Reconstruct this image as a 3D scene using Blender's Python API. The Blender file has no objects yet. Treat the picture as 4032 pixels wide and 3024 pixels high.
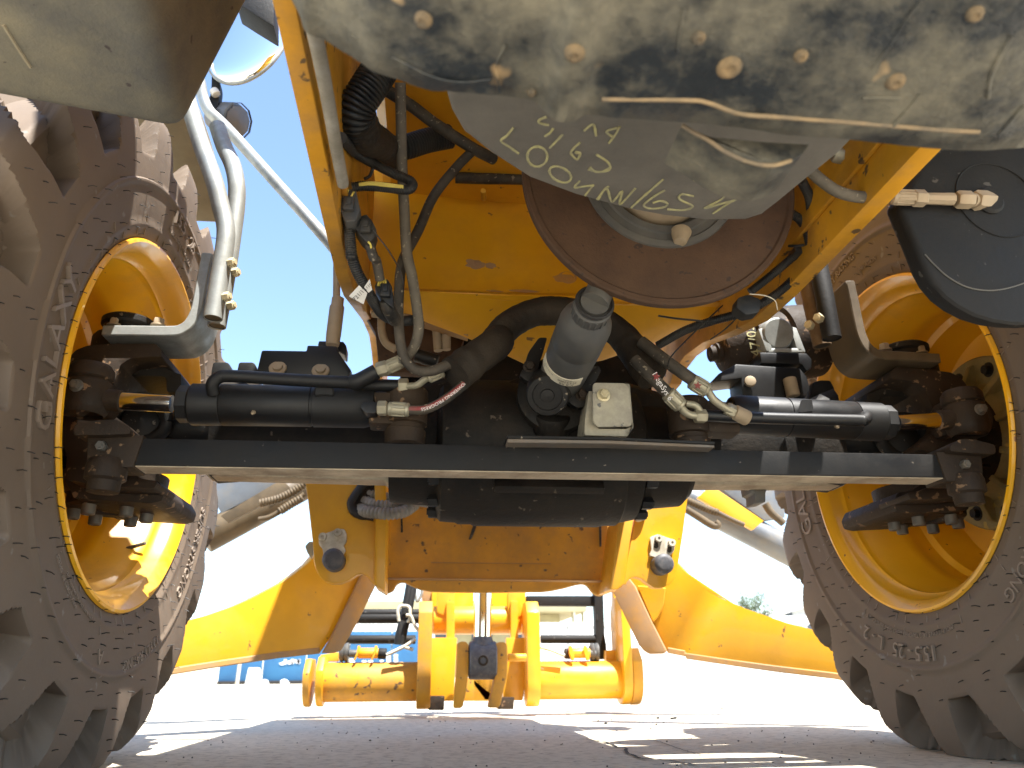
import bpy, bmesh, math, random
from mathutils import Vector, Matrix, noise
from mathutils.bvhtree import BVHTree
R = math.radians
random.seed(7)
SC = bpy.context.scene
COL = SC.collection

# ------------------------------------------------------------------ camera
CAM = Vector((-.2049, -1.494, .1482))
YAW, PIT, ROL, FOC = .1047, .3562, -.0084, 3069.26
_fw = Vector((math.sin(YAW)*math.cos(PIT), math.cos(YAW)*math.cos(PIT), math.sin(PIT)))
_r0 = Vector((math.cos(YAW), -math.sin(YAW), 0))
_u0 = _r0.cross(_fw)
_r = _r0*math.cos(ROL) + _u0*math.sin(ROL)
_u = _u0*math.cos(ROL) - _r0*math.sin(ROL)
cd = bpy.data.cameras.new('camera')
cam = bpy.data.objects.new('camera', cd)
COL.objects.link(cam)
cam.matrix_world = Matrix(((_r.x, _u.x, -_fw.x, CAM.x), (_r.y, _u.y, -_fw.y, CAM.y), (_r.z, _u.z, -_fw.z, CAM.z), (0, 0, 0, 1)))
cd.sensor_width = 36
cd.lens = FOC/4032*36
cd.clip_start = .02
cd.clip_end = 3000
cd.dof.use_dof = True
cd.dof.focus_distance = 1.3
cd.dof.aperture_fstop = 6.5
SC.camera = cam

# ------------------------------------------------------------------ sky, sun, exposure
SUN = Vector((.235, -.33, .914)).normalized()
w = bpy.data.worlds.new('World')
SC.world = w
w.use_nodes = True
nt = w.node_tree
nt.nodes.clear()
sky = nt.nodes.new('ShaderNodeTexSky')
sky.sky_type = 'NISHITA'
sky.sun_disc = False
sky.sun_elevation = math.asin(SUN.z)
sky.sun_rotation = math.atan2(SUN.x, SUN.y)
sky.air_density = 1.0
sky.dust_density = .3
sky.ozone_density = 1.5
bg = nt.nodes.new('ShaderNodeBackground')
bg.inputs['Strength'].default_value = .088
wo = nt.nodes.new('ShaderNodeOutputWorld')
nt.links.new(sky.outputs[0], bg.inputs[0])
nt.links.new(bg.outputs[0], wo.inputs[0])
sl = bpy.data.lights.new('sun', 'SUN')
sl.energy = 3.5
sl.angle = R(.55)
sl.color = (1, .965, .9)
so = bpy.data.objects.new('sun', sl)
COL.objects.link(so)
so.rotation_euler = SUN.to_track_quat('Z', 'Y').to_euler()
SC.view_settings.view_transform = 'Standard'
SC.view_settings.look = 'None'
SC.view_settings.gamma = 1
SC.view_settings.use_curve_mapping = False
SC.view_settings.exposure = 2.25
SC.cycles.max_bounces = 10
SC.cycles.diffuse_bounces = 6

# ------------------------------------------------------------------ measuring: photograph points at a known distance
REG = dict(A=(0, 0, .6027), B=(1100, 0, .6027), C=(2300, 0, .783), D=(0, 900, .4822), E=(1000, 1000, .4822), F=(1900, 900, .5426),
           G=(2700, 700, .663), H=(0, 1500, .6027), I=(0, 2200, .5877), J=(1100, 1700, .4823), K=(1900, 1700, .4822),
           L=(1100, 2250, .4666), M=(1900, 2250, .4666), N=(2700, 1700, .602), O=(2700, 2200, .602), W=(0, 0, 1.8228))


def ray(g, x, y):
    a, b, k = REG[g]
    return _fw + _r*((a + x*k - 2016)/FOC) - _u*((b + y*k - 1512)/FOC)


def on(g, x, y, ax, v):
    d = ray(g, x, y)
    return CAM + d*((v - CAM[ax])/d[ax])


def at(g, x, y, Y):
    return on(g, x, y, 1, Y)


def ats(g, pts, Y):
    return [on(g, p[0], p[1], 1, p[2] if len(p) > 2 else Y) for p in pts]


def mir(v):
    return Vector((-v.x, v.y, v.z))


# ------------------------------------------------------------------ materials
MATS = {}


def mat(name, base, rough=.5, metal=0., dust=None, amt=.5, scale=6., spots=None, spot_amt=.1, spot_scale=30., bump=.1, bscale=60., coat=0., spec=.5, var=.12, contrast=.12, under=0.):
    m = bpy.data.materials.new(name)
    m.use_nodes = True
    n = m.node_tree.nodes
    l = m.node_tree.links
    b = n['Principled BSDF']
    b.inputs['Metallic'].default_value = metal
    b.inputs['Coat Weight'].default_value = coat
    b.inputs['Specular IOR Level'].default_value = spec
    tc = n.new('ShaderNodeTexCoord')

    def nz(s, d=6., ro=.6):
        t = n.new('ShaderNodeTexNoise')
        t.inputs['Scale'].default_value = s
        t.inputs['Detail'].default_value = d
        t.inputs['Roughness'].default_value = ro
        l.new(tc.outputs['Object'], t.inputs['Vector'])
        return t.outputs['Fac']

    def mr(s, a, b2, c=0., d=1.):
        t = n.new('ShaderNodeMapRange')
        t.inputs[1].default_value = a
        t.inputs[2].default_value = b2
        t.inputs[3].default_value = c
        t.inputs[4].default_value = d
        l.new(s, t.inputs[0])
        return t.outputs[0]

    def mix(f, c1, c2):
        t = n.new('ShaderNodeMix')
        t.data_type = 'RGBA'
        if isinstance(f, float):
            t.inputs[0].default_value = f
        else:
            l.new(f, t.inputs[0])
        for i, c in ((6, c1), (7, c2)):
            if isinstance(c, tuple):
                t.inputs[i].default_value = (*c, 1)
            else:
                l.new(c, t.inputs[i])
        return t.outputs[2]
    dark = tuple(c*(1 - var) for c in base)
    lite = tuple(min(1, c*(1 + var)) for c in base)
    col = mix(mr(nz(scale*1.7), .35, .65), dark, lite)
    rsock = None
    if dust:
        big = mr(nz(scale, 8, .68), .5 + (.5 - amt)*.5 - contrast, .5 + (.5 - amt)*.5 + contrast)
        f = big
        if under:
            ge = n.new('ShaderNodeNewGeometry')
            sp = n.new('ShaderNodeSeparateXYZ')
            l.new(ge.outputs['Normal'], sp.inputs[0])
            dn = mr(sp.outputs[2], -.5, -.9, 0, under)  # faces turned down are lightened: dust plus ground bounce in the colour
            mx = n.new('ShaderNodeMath')
            mx.operation = 'MAXIMUM'
            l.new(big, mx.inputs[0])
            l.new(dn, mx.inputs[1])
            f = mx.outputs[0]
        col = mix(f, col, dust)
        rsock = mr(f, 0, 1, rough, max(rough, .8))
    if spots:
        f2 = mr(nz(spot_scale, 3, .5), .635 - spot_amt, .675 - spot_amt)
        col = mix(f2, col, spots)
    l.new(col, b.inputs['Base Color'])
    if rsock is None:
        rsock = mr(nz(scale*3), .3, .7, rough*.85, min(1, rough*1.15))
    l.new(rsock, b.inputs['Roughness'])
    if bump:
        bp = n.new('ShaderNodeBump')
        bp.inputs['Strength'].default_value = bump
        bp.inputs['Distance'].default_value = .004
        l.new(nz(bscale, 5, .65), bp.inputs['Height'])
        l.new(bp.outputs[0], b.inputs['Normal'])
    MATS[name] = m
    return m


YEL = (.72, .355, .009)
mat('yellow', YEL, .42, dust=(.62, .31, .025), amt=.28, scale=5, spots=(.20, .10, .03), spot_amt=-.06, spot_scale=45, bump=.06, bscale=90, var=.05, coat=.15)
mat('yellow_dirty', (.60, .285, .014), .5, dust=(.40, .21, .05), amt=.40, scale=7, spots=(.12, .07, .03), spot_amt=-.015, spot_scale=38, bump=.1, var=.08)
mat('rim_yellow', (.84, .42, .008), .36, dust=(.62, .33, .06), amt=.25, scale=4, spots=(.3, .12, .03), spot_amt=-.08, spot_scale=55, bump=.04, var=.04, coat=.3)
mat('rust_yellow', (.50, .25, .045), .6, dust=(.36, .22, .11), amt=.6, scale=8, bump=.12)
mat('rubber', (.115, .085, .062), .62, dust=(.175, .132, .097), amt=.5, scale=3, spots=(.2, .18, .16), spot_amt=-.05, spot_scale=25, bump=.12, bscale=130, var=.1, contrast=.3)
mat('rubber_dark', (.02, .018, .017), .55, bump=.05)
mat('rubber_letter', (.23, .18, .14), .55, bump=.05)
mat('black', (.005, .005, .006), .36, spec=.35, dust=(.020, .018, .015), amt=.36, scale=9, spots=(.2, .17, .13), spot_amt=-.04, spot_scale=80, bump=.1, bscale=120, contrast=.25, under=.5)
mat('black_clean', (.005, .0055, .007), .33, spec=.4, dust=(.012, .011, .010), amt=.3, scale=6, bump=.04, bscale=150, contrast=.3)
mat('tie_black', (.004, .0042, .0048), .45, spec=.25, dust=(.019, .017, .015), amt=.38, scale=9, spots=(.14, .12, .095), spot_amt=-.07, spot_scale=75, bump=.12, bscale=140, contrast=.22, under=.0)
mat('tan_dirt_bounce', (.54, .44, .31), .85, dust=(.28, .21, .14), amt=.4, scale=10, bump=.2)  # tan dirt, with ground bounce put into the colour
mat('cast_black', (.005, .0047, .0043), .55, spec=.25, dust=(.034, .027, .020), amt=.38, scale=10, spots=(.10, .08, .06), spot_amt=-.05, spot_scale=60, bump=.35, bscale=90, contrast=.2, under=.6)
mat('cast_brown', (.012, .0075, .005), .55, spec=.3, dust=(.045, .029, .017), amt=.5, scale=9, spots=(.18, .11, .06), spot_amt=0., spot_scale=55, bump=.4, bscale=70, contrast=.2, under=.4)
mat('rust', (.050, .024, .011), .8, dust=(.082, .042, .020), amt=.45, scale=14, spots=(.035, .02, .013), spot_amt=-.02, spot_scale=85, bump=.3, bscale=200, contrast=.2)
mat('steel_edge', (.17, .15, .13), .55, metal=.4, dust=(.2, .16, .12), amt=.5, scale=15)
mat('galvanised', (.34, .36, .355), .45, metal=.55, dust=(.24, .24, .22), amt=.45, scale=22, bump=.06, contrast=.2)
mat('galv_shaded', (.20, .14, .085), .45, metal=.45, dust=(.13, .08, .04), amt=.45, scale=16, bump=.06, contrast=.2)  # galvanised steel, its shade and brown reflection put into the colour
mat('zinc', (.40, .37, .27), .42, metal=.55, dust=(.30, .27, .20), amt=.4, scale=20, bump=.08, contrast=.2)
mat('zinc_cover', (.42, .385, .29), .5, metal=.35, dust=(.28, .26, .22), amt=.45, scale=26, spots=(.13, .13, .13), spot_amt=.02, spot_scale=40, bump=.06, contrast=.15)
mat('fitting_tan', (.30, .235, .15), .6, metal=.2, dust=(.36, .28, .19), amt=.5, scale=20, bump=.1)
mat('chrome', (.80, .80, .80), .09, metal=1., bump=0, var=.02)
mat('hose', (.018, .017, .016), .6, spec=.35, dust=(.11, .09, .065), amt=.42, scale=16, spots=(.25, .21, .15), spot_amt=-.02, spot_scale=120, bump=.25, bscale=150, contrast=.2)
mat('hose_dusty', (.075, .066, .052), .7, dust=(.19, .16, .115), amt=.5, scale=14, spots=(.28, .24, .17), spot_amt=0., spot_scale=140, bump=.25, bscale=150, contrast=.2)
mat('sleeve', (.011, .010, .009), .75, spec=.3, dust=(.055, .041, .027), amt=.45, scale=10, bump=.35, bscale=220, contrast=.25)
mat('conduit', (.012, .0125, .0135), .45, spec=.4, dust=(.05, .044, .035), amt=.4, scale=20, bump=.05)
mat('conduit_grey', (.30, .28, .24), .6, dust=(.2, .18, .14), amt=.4, scale=20)
mat('connector', (.055, .055, .055), .5, dust=(.10, .095, .085), amt=.45, scale=15)
mat('yellow_wire', (.62, .50, .10), .5)
mat('tube_grey', (.050, .052, .055), .45, dust=(.12, .11, .09), amt=.4, scale=12, bump=.08, contrast=.25)
mat('grey_plastic', (.085, .085, .082), .7, dust=(.20, .18, .125), amt=.52, scale=6, spots=(.05, .04, .04), spot_amt=-.06, spot_scale=60, bump=.3, bscale=260, contrast=.16)
mat('sump', (.085, .078, .069), .66, metal=.0, dust=(.18, .163, .136), amt=.42, scale=9, bump=.2, bscale=180, contrast=.3)
mat('guard', (.014, .017, .020), .42, dust=(.165, .15, .11), amt=.46, scale=11, spots=(.36, .25, .13), spot_amt=.0, spot_scale=14, bump=.6, bscale=60, contrast=.12)
mat('guard_edge', (.30, .215, .12), .85, dust=(.13, .11, .085), amt=.5, scale=20)
mat('mud', (.24, .165, .085), .9, dust=(.09, .075, .055), amt=.5, scale=30, bump=.4)
mat('tank_black', (.006, .006, .0065), .55, spec=.3, dust=(.018, .017, .016), amt=.4, scale=8, spots=(.07, .065, .06), spot_amt=-.05, spot_scale=60, bump=.2, bscale=120, contrast=.25)
mat('pink_edge', (.26, .19, .17), .6)
mat('chalk', (.40, .37, .17), .9, dust=(.27, .255, .16), amt=.5, scale=60, bump=.4, bscale=400)
mat('label', (.62, .57, .44), .6, bump=0)
mat('label_white', (.66, .64, .6), .6, bump=0)
mat('ink', (.03, .03, .03), .6, bump=0)
mat('ink_white', (.75, .72, .7), .6, bump=0)
mat('red_stripe', (.23, .030, .028), .6, dust=(.2, .1, .08), amt=.35, scale=30)
mat('bolt_yellow', (.60, .52, .33), .45, metal=.3, bump=0)
mat('bolt_grey', (.12, .115, .105), .5, metal=.4, dust=(.18, .15, .11), amt=.4, scale=30)
mat('retainer', (.62, .58, .48), .6, dust=(.36, .32, .24), amt=.4, scale=25)
mat('pin_grey', (.065, .067, .078), .55, dust=(.16, .15, .14), amt=.3, scale=40)
mat('olive', (.17, .135, .045), .6, dust=(.27, .21, .085), amt=.5, scale=14, spots=(.4, .28, .06), spot_amt=.0, spot_scale=30, bump=.3)
mat('ram_blue', (.14, .155, .175), .4, metal=.2, dust=(.2, .19, .17), amt=.35, scale=8)
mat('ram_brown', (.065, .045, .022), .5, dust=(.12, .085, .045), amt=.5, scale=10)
mat('mirror_glass', (.92, .93, .94), .02, metal=1., bump=0, var=0.)
mat('lamp_plastic', (.12, .12, .125), .45, bump=.03)
mat('fender', (.26, .225, .155), .75, dust=(.33, .29, .2), amt=.5, scale=8)
mat('blue_paint', (.012, .085, .20), .5, dust=(.025, .12, .24), amt=.5, scale=1.5, bump=0)
mat('white_paint', (.66, .66, .64), .6, dust=(.52, .5, .46), amt=.3, scale=1.0, bump=0)
mat('beige_wall', (.33, .295, .17), .8, dust=(.26, .235, .14), amt=.4, scale=.8, bump=0)
mat('shed_grey', (.42, .44, .45), .7, bump=0)
mat('dark_window', (.05, .055, .06), .2, bump=0)
mat('leaf', (.075, .105, .035), .6, bump=0, var=.35, scale=2)
mat('bark', (.12, .09, .065), .8, bump=0)
mat('stone_dark', (.022, .020, .018), .9, bump=.2)
mat('mast', (.48, .43, .33), .6, bump=0)


def ground_material():
    m = bpy.data.materials.new('concrete')
    m.use_nodes = True
    n = m.node_tree.nodes
    l = m.node_tree.links
    b = n['Principled BSDF']
    b.inputs['Roughness'].default_value = .85
    tc = n.new('ShaderNodeTexCoord')

    def nz(s, d=7., ro=.65, stretch=None):
        t = n.new('ShaderNodeTexNoise')
        t.inputs['Scale'].default_value = s
        t.inputs['Detail'].default_value = d
        t.inputs['Roughness'].default_value = ro
        l.new(tc.outputs['Object'], t.inputs['Vector'])
        return t.outputs['Fac']

    def ramp(f, stops):
        r = n.new('ShaderNodeValToRGB')
        e = r.color_ramp.elements
        e[0].position, e[0].color = stops[0][0], (*stops[0][1], 1)
        e[1].position, e[1].color = stops[1][0], (*stops[1][1], 1)
        for p, c in stops[2:]:
            k = e.new(p)
            k.color = (*c, 1)
        l.new(f, r.inputs[0])
        return r.outputs[0]
    c1 = ramp(nz(.9), [(.3, (.60, .525, .40)), (.7, (.75, .67, .525))])
    c2 = ramp(nz(38., 6, .7), [(.30, (.42, .38, .33)), (.52, (.9, .9, .9)), (.8, (1, 1, 1))])
    mx = n.new('ShaderNodeMix')
    mx.data_type = 'RGBA'
    mx.blend_type = 'MULTIPLY'
    mx.inputs[0].default_value = .8
    l.new(c1, mx.inputs[6])
    l.new(c2, mx.inputs[7])
    vo = n.new('ShaderNodeTexVoronoi')
    vo.inputs['Scale'].default_value = 30
    vo.inputs['Randomness'].default_value = 1
    l.new(tc.outputs['Object'], vo.inputs['Vector'])
    pit = n.new('ShaderNodeMapRange')
    pit.inputs[1].default_value = .06
    pit.inputs[2].default_value = .16
    l.new(vo.outputs['Distance'], pit.inputs[0])
    gate = n.new('ShaderNodeMapRange')
    gate.inputs[1].default_value = .45
    gate.inputs[2].default_value = .6
    l.new(nz(5.), gate.inputs[0])
    om = n.new('ShaderNodeMath')
    om.operation = 'MAXIMUM'
    l.new(pit.outputs[0], om.inputs[0])
    l.new(gate.outputs[0], om.inputs[1])
    m2 = n.new('ShaderNodeMix')
    m2.data_type = 'RGBA'
    l.new(om.outputs[0], m2.inputs[0])
    m2.inputs[6].default_value = (.12, .105, .09, 1)
    l.new(mx.outputs[2], m2.inputs[7])
    l.new(m2.outputs[2], b.inputs['Base Color'])
    bp = n.new('ShaderNodeBump')
    bp.inputs['Strength'].default_value = .5
    bp.inputs['Distance'].default_value = .004
    l.new(nz(120., 6, .7), bp.inputs['Height'])
    l.new(bp.outputs[0], b.inputs['Normal'])
    MATS['concrete'] = m


ground_material()

# ------------------------------------------------------------------ mesh helpers


def obj(name, bm, m, parent=None, label=None, smooth=35, kind=None):
    me = bpy.data.meshes.new(name)
    bmesh.ops.recalc_face_normals(bm, faces=bm.faces)
    bm.to_mesh(me)
    bm.free()
    me.materials.append(MATS[m])
    for p in me.polygons:
        p.use_smooth = True
    me.set_sharp_from_angle(angle=R(smooth))
    o = bpy.data.objects.new(name, me)
    COL.objects.link(o)
    if parent:
        o.parent = parent
    if label:
        o['label'] = label
    if kind:
        o['kind'] = kind
    return o


def again(src, parent, M=None):
    o = src.copy()
    COL.objects.link(o)
    o.parent = parent
    if M is not None:
        o.matrix_local = M
    return o


def empty(name, loc=(0, 0, 0), parent=None, rz=0, label=None):
    o = bpy.data.objects.new(name, None)
    COL.objects.link(o)
    o.location = loc
    o.rotation_euler = (0, 0, rz)
    o.empty_display_size = .1
    if parent:
        o.parent = parent
    if label:
        o['label'] = label
    return o


def tag(o, label, cat, group=None, kind=None):
    o['label'] = label
    o['category'] = cat
    if group:
        o['group'] = group
    if kind:
        o['kind'] = kind
    return o


def bev(bm, w, seg=2, geom=None):
    if w > 0:
        ed = geom or [e for e in bm.edges if len(e.link_faces) == 2 and e.calc_face_angle(0) > R(20)]
        bmesh.ops.bevel(bm, geom=ed, offset=w, segments=seg, profile=.6, affect='EDGES', clamp_overlap=True)


def box(bm, c, s, M=None, w=0., seg=2):
    b = bmesh.new()
    bmesh.ops.create_cube(b, size=1)
    for v in b.verts:
        v.co = Vector((v.co.x*s[0], v.co.y*s[1], v.co.z*s[2]))
    bev(b, w, seg)
    T = Matrix.Translation(Vector(c))
    if M is not None:
        T = T @ M.to_4x4()
    b.transform(T)
    merge(bm, b)


def merge(bm, b):
    me = bpy.data.meshes.new('tmp')
    b.to_mesh(me)
    b.free()
    bm.from_mesh(me)
    bpy.data.meshes.remove(me)


def frame(d):
    d = d.normalized()
    h = Vector((0, 0, 1)) if abs(d.z) < .9 else Vector((0, 1, 0))
    x = h.cross(d).normalized()
    y = d.cross(x)
    return Matrix((x, y, d)).transposed()


def lathe(bm, p0, d, prof, seg=32, capped=True, a0=0.):
    """prof: (distance along axis, radius)"""
    F = frame(Vector(d))
    p0 = Vector(p0)
    rings = []
    for z, r in prof:
        rings.append([bm.verts.new(p0 + F @ Vector((r*math.cos(a0 + 2*math.pi*i/seg), r*math.sin(a0 + 2*math.pi*i/seg), z))) for i in range(seg)])
    for a, b in zip(rings, rings[1:]):
        for i in range(seg):
            j = (i + 1) % seg
            bm.faces.new((a[i], a[j], b[j], b[i]))
    if capped:
        bm.faces.new(rings[0][::-1])
        bm.faces.new(rings[-1])


def cyl(bm, p0, p1, r, seg=24, c=.0, r1=None):
    p0, p1 = Vector(p0), Vector(p1)
    L = (p1 - p0).length
    r1 = r1 or r
    if c:
        prof = [(0, r - c), (c*.3, r - c*.3), (c, r), (L - c, r1), (L - c*.3, r1 - c*.3), (L, r1 - c)]
    else:
        prof = [(0, r), (L, r1)]
    lathe(bm, p0, p1 - p0, prof, seg)


def hexbolt(bm, p, d, r, h, washer=True):
    d = Vector(d).normalized()
    p = Vector(p)
    z = 0
    if washer:
        lathe(bm, p, d, [(0, r*1.35), (h*.2, r*1.35), (h*.25, r*1.25)], 20)
        z = h*.25
    lathe(bm, p + d*z, d, [(0, r), (h*.75, r), (h*.9, r*.88)], 6)
    lathe(bm, p + d*(z + h*.9), d, [(0, r*.5), (h*.12, r*.45)], 12)


def spline(pts, n=10):
    pts = [Vector(p) for p in pts]
    if len(pts) < 3:
        return [pts[0].lerp(pts[1], i/n) for i in range(n + 1)]
    P = [pts[0]*2 - pts[1]] + pts + [pts[-1]*2 - pts[-2]]
    out = []
    for i in range(1, len(P) - 2):
        for k in range(n):
            t = k/n
            a, b, c, d = P[i-1], P[i], P[i+1], P[i+2]
            out.append(.5*((2*b) + (c - a)*t + (2*a - 5*b + 4*c - d)*t*t + (3*b - a - 3*c + d)*t**3))
    out.append(pts[-1])
    return out


def resample(path, step):
    out = [path[0]]
    acc = 0
    for a, b in zip(path, path[1:]):
        L = (b - a).length
        d = step - acc
        while d <= L:
            out.append(a.lerp(b, d/L))
            d += step
        acc = (acc + L) % step
    return out


def sweep(bm, path, rf, seg=12, flat=1., cap=True, hollow=0.):
    """rf: radius or list"""
    T = []
    for i in range(len(path)):
        a = path[max(0, i-1)]
        b = path[min(len(path)-1, i+1)]
        T.append((b - a).normalized())
    F = frame(T[0])
    x = F.col[0].copy()
    rings = []
    for i, p in enumerate(path):
        x = (x - T[i]*x.dot(T[i])).normalized()
        y = T[i].cross(x)
        r = rf[i] if isinstance(rf, list) else rf
        rings.append([bm.verts.new(p + x*(r*math.cos(2*math.pi*k/seg)) + y*(r*flat*math.sin(2*math.pi*k/seg))) for k in range(seg)])
    for a, b in zip(rings, rings[1:]):
        for k in range(seg):
            j = (k + 1) % seg
            bm.faces.new((a[k], a[j], b[j], b[k]))
    if cap:
        bm.faces.new(rings[0][::-1])
        bm.faces.new(rings[-1])


def tube(bm, pts, r, seg=12, n=10, flat=1.):
    sweep(bm, spline(pts, n), r, seg, flat)


def corr(bm, pts, r, pitch=.006, depth=.12, seg=14):
    path = resample(spline(pts, 16), pitch/4)
    rf = [r*(1 - depth*(0, .15, 1, .15)[i % 4]) for i in range(len(path))]
    sweep(bm, path, rf, seg)


def prism(bm, pts, ext, w=0., seg=2):
    """closed outline swept along ext"""
    b = bmesh.new()
    ext = Vector(ext)
    A = [b.verts.new(Vector(p)) for p in pts]
    B = [b.verts.new(Vector(p) + ext) for p in pts]
    n = len(pts)
    b.faces.new(A)
    b.faces.new(B[::-1])
    for i in range(n):
        j = (i + 1) % n
        b.faces.new((A[j], A[i], B[i], B[j]))
    bmesh.ops.recalc_face_normals(b, faces=b.faces)
    if w:
        bev(b, w, seg)
    # clean caps of concave outlines
    bmesh.ops.triangulate(b, faces=[f for f in b.faces if len(f.verts) > 4])
    merge(bm, b)


def roundpoly(pts, r=.2, n=4):
    """round the corners of an outline (r = share of the shorter side)"""
    out = []
    N = len(pts)
    for i in range(N):
        p, a, b = Vector(pts[i]), Vector(pts[i-1]), Vector(pts[(i+1) % N])
        l = min((a-p).length, (b-p).length)*r
        s = p + (a-p).normalized()*l
        e = p + (b-p).normalized()*l
        for k in range(n + 1):
            t = k/n
            out.append(s*(1-t)**2 + p*(2*t*(1-t)) + e*t*t)
    return out


def sweep_strip(bm, path, thick, ext, w=.002):
    """bent plate: path in a plane, thickness across it, swept along ext"""
    path = [Vector(p) for p in path]
    ext = Vector(ext)
    up, dn = [], []
    for i, p in enumerate(path):
        t = (path[min(i+1, len(path)-1)] - path[max(i-1, 0)]).normalized()
        nrm = t.cross(ext.normalized())
        up.append(p + nrm*thick/2)
        dn.append(p - nrm*thick/2)
    prism(bm, up + dn[::-1], ext, w, 1)


def text_mesh(s, size=1., ext=0., outline=False):
    cu = bpy.data.curves.new('t', 'FONT')
    cu.body = s
    cu.size = size
    cu.extrude = ext
    cu.align_x = 'CENTER'
    cu.align_y = 'CENTER'
    cu.resolution_u = 3
    o = bpy.data.objects.new('t', cu)
    COL.objects.link(o)
    dg = bpy.context.evaluated_depsgraph_get()
    me = bpy.data.meshes.new_from_object(o.evaluated_get(dg))
    bpy.data.objects.remove(o)
    bpy.data.curves.remove(cu)
    b = bmesh.new()
    b.from_mesh(me)
    bpy.data.meshes.remove(me)
    # subdivide long edges so letters can bend
    for k in range(3):
        ed = [e for e in b.edges if e.calc_length() > size*.18]
        if not ed:
            break
        bmesh.ops.subdivide_edges(b, edges=ed, cuts=1)
        bmesh.ops.triangulate(b, faces=[f for f in b.faces if len(f.verts) > 4])
    return b

# ------------------------------------------------------------------ ground
bm = bmesh.new()
bmesh.ops.create_grid(bm, x_segments=1, y_segments=1, size=1500)
g = obj('ground', bm, 'concrete')
tag(g, 'pale dusty concrete yard under the machine', 'ground', kind='structure')

# ------------------------------------------------------------------ the machine
root = empty('loader')
tag(root, 'yellow backhoe loader seen from below between its front wheels, standing on pale concrete', 'loader')
AZ = .605          # axle height
TR = .625          # tyre radius before it flattens
WX = .917          # wheel centre


def sidewall(r):
    """half width of the tyre at radius r"""
    P = [(.342, .150), (.352, .1575), (.38, .164), (.41, .168), (.45, .171), (.48, .1715), (.52, .170), (.56, .166), (.585, .161), (.605, .153), (.617, .140), (.621, .12)]
    for (a, b), (c, d) in zip(P, P[1:]):
        if r <= c:
            return b + (d-b)*(r-a)/(c-a)
    return .12


def tyre_mesh(dirn, off0):
    b = bmesh.new()
    prof = []
    rs = [.335, .342, .347, .355, .366, .372, .375, .378, .384, .395, .41, .43, .443, .449, .452, .455, .458, .461, .47, .485, .495, .500, .504, .508, .512, .518, .526, .535, .545, .555, .565, .575, .585, .592, .598, .604, .609, .613, .617]
    for r in rs:
        prof.append((r, sidewall(max(r, .342)) if r > .336 else .150))
    for k in range(12):
        x = .135 - .135*k/12
        prof.append((.6185 + .0065*(1 - (x/.135)**2), x))
    full = prof + [(TR, 0.)] + [(r, -x) for r, x in prof[::-1]]
    n = len(full)
    NL, PER = 19, 46
    NT = NL*PER
    piv = (.47, 0)
    rows = []
    for i in range(NT):
        ph = 2*math.pi*i/NT
        ring = []
        for r, x in full:
            s = 1 if x >= 0 else -1
            ax = abs(x)
            # groove mask
            m = 0.
            if r > .505:
                shift = R(-20)*max(0, 1 - ax/.155)*(1 if r > .6 else 0)
                off = off0 if s > 0 else off0 + .5
                q = ((dirn*ph + shift)*NL/(2*math.pi) + off) % 1.
                k = min(1, max(0, (r - .500)/.10))
                lo, hi = .30 - .03*k, .30 + .34 + .29*k**.9
                e = .035
                m = min(1, max(0, (q - lo)/e))*min(1, max(0, (hi - q)/e))
                m = m*m*(3 - 2*m)
                f = min(1, max(0, (r - .506)/.018))
                m *= f*f*(3-2*f)
                if ax < .03 and r > .6:
                    m *= max(0, (ax - .012)/.018) if ax > .012 else 0
            d = (.058 if r < .6 else .046)*m
            dr, dx = (r - .47), ax - .06
            L = math.hypot(dr, dx)
            rr, xx = r - d*dr/L, s*(ax - d*dx/L)
            # relief rings of the side wall
            if .430 < r < .458:
                pass
            for rc, hgt in ((.455, .0035), (.375, .0025)):
                if abs(r - rc) < .0032:
                    xx += s*hgt
            wob = .0012*noise.noise(Vector((math.cos(ph)*9*r, math.sin(ph)*9*r, x*20)))
            z = (rr + wob)*math.sin(ph)
            if z < -AZ + .001:
                xx += s*.25*(-AZ - z)
                z = -AZ + .001
            ring.append(b.verts.new((xx, (rr + wob)*math.cos(ph), z)))
        rows.append(ring)
    for i in range(NT):
        a, c = rows[i], rows[(i+1) % NT]
        for k in range(n-1):
            b.faces.new((a[k], a[k+1], c[k+1], c[k]))
    return b


def bend_text(bm, s, size, phi0, r0, ext=.003, spacing=1.0):
    """raised lettering on the inner side wall, tops outwards, centred on angle phi0 (degrees)"""
    t = text_mesh(s, size, ext)
    for v in t.verts:
        r = r0 + v.co.y
        ph = R(phi0) - v.co.x*spacing/r0
        x = sidewall(r) + v.co.z
        v.co = Vector((x, r*math.cos(ph), r*math.sin(ph)))
    merge(bm, t)


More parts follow.
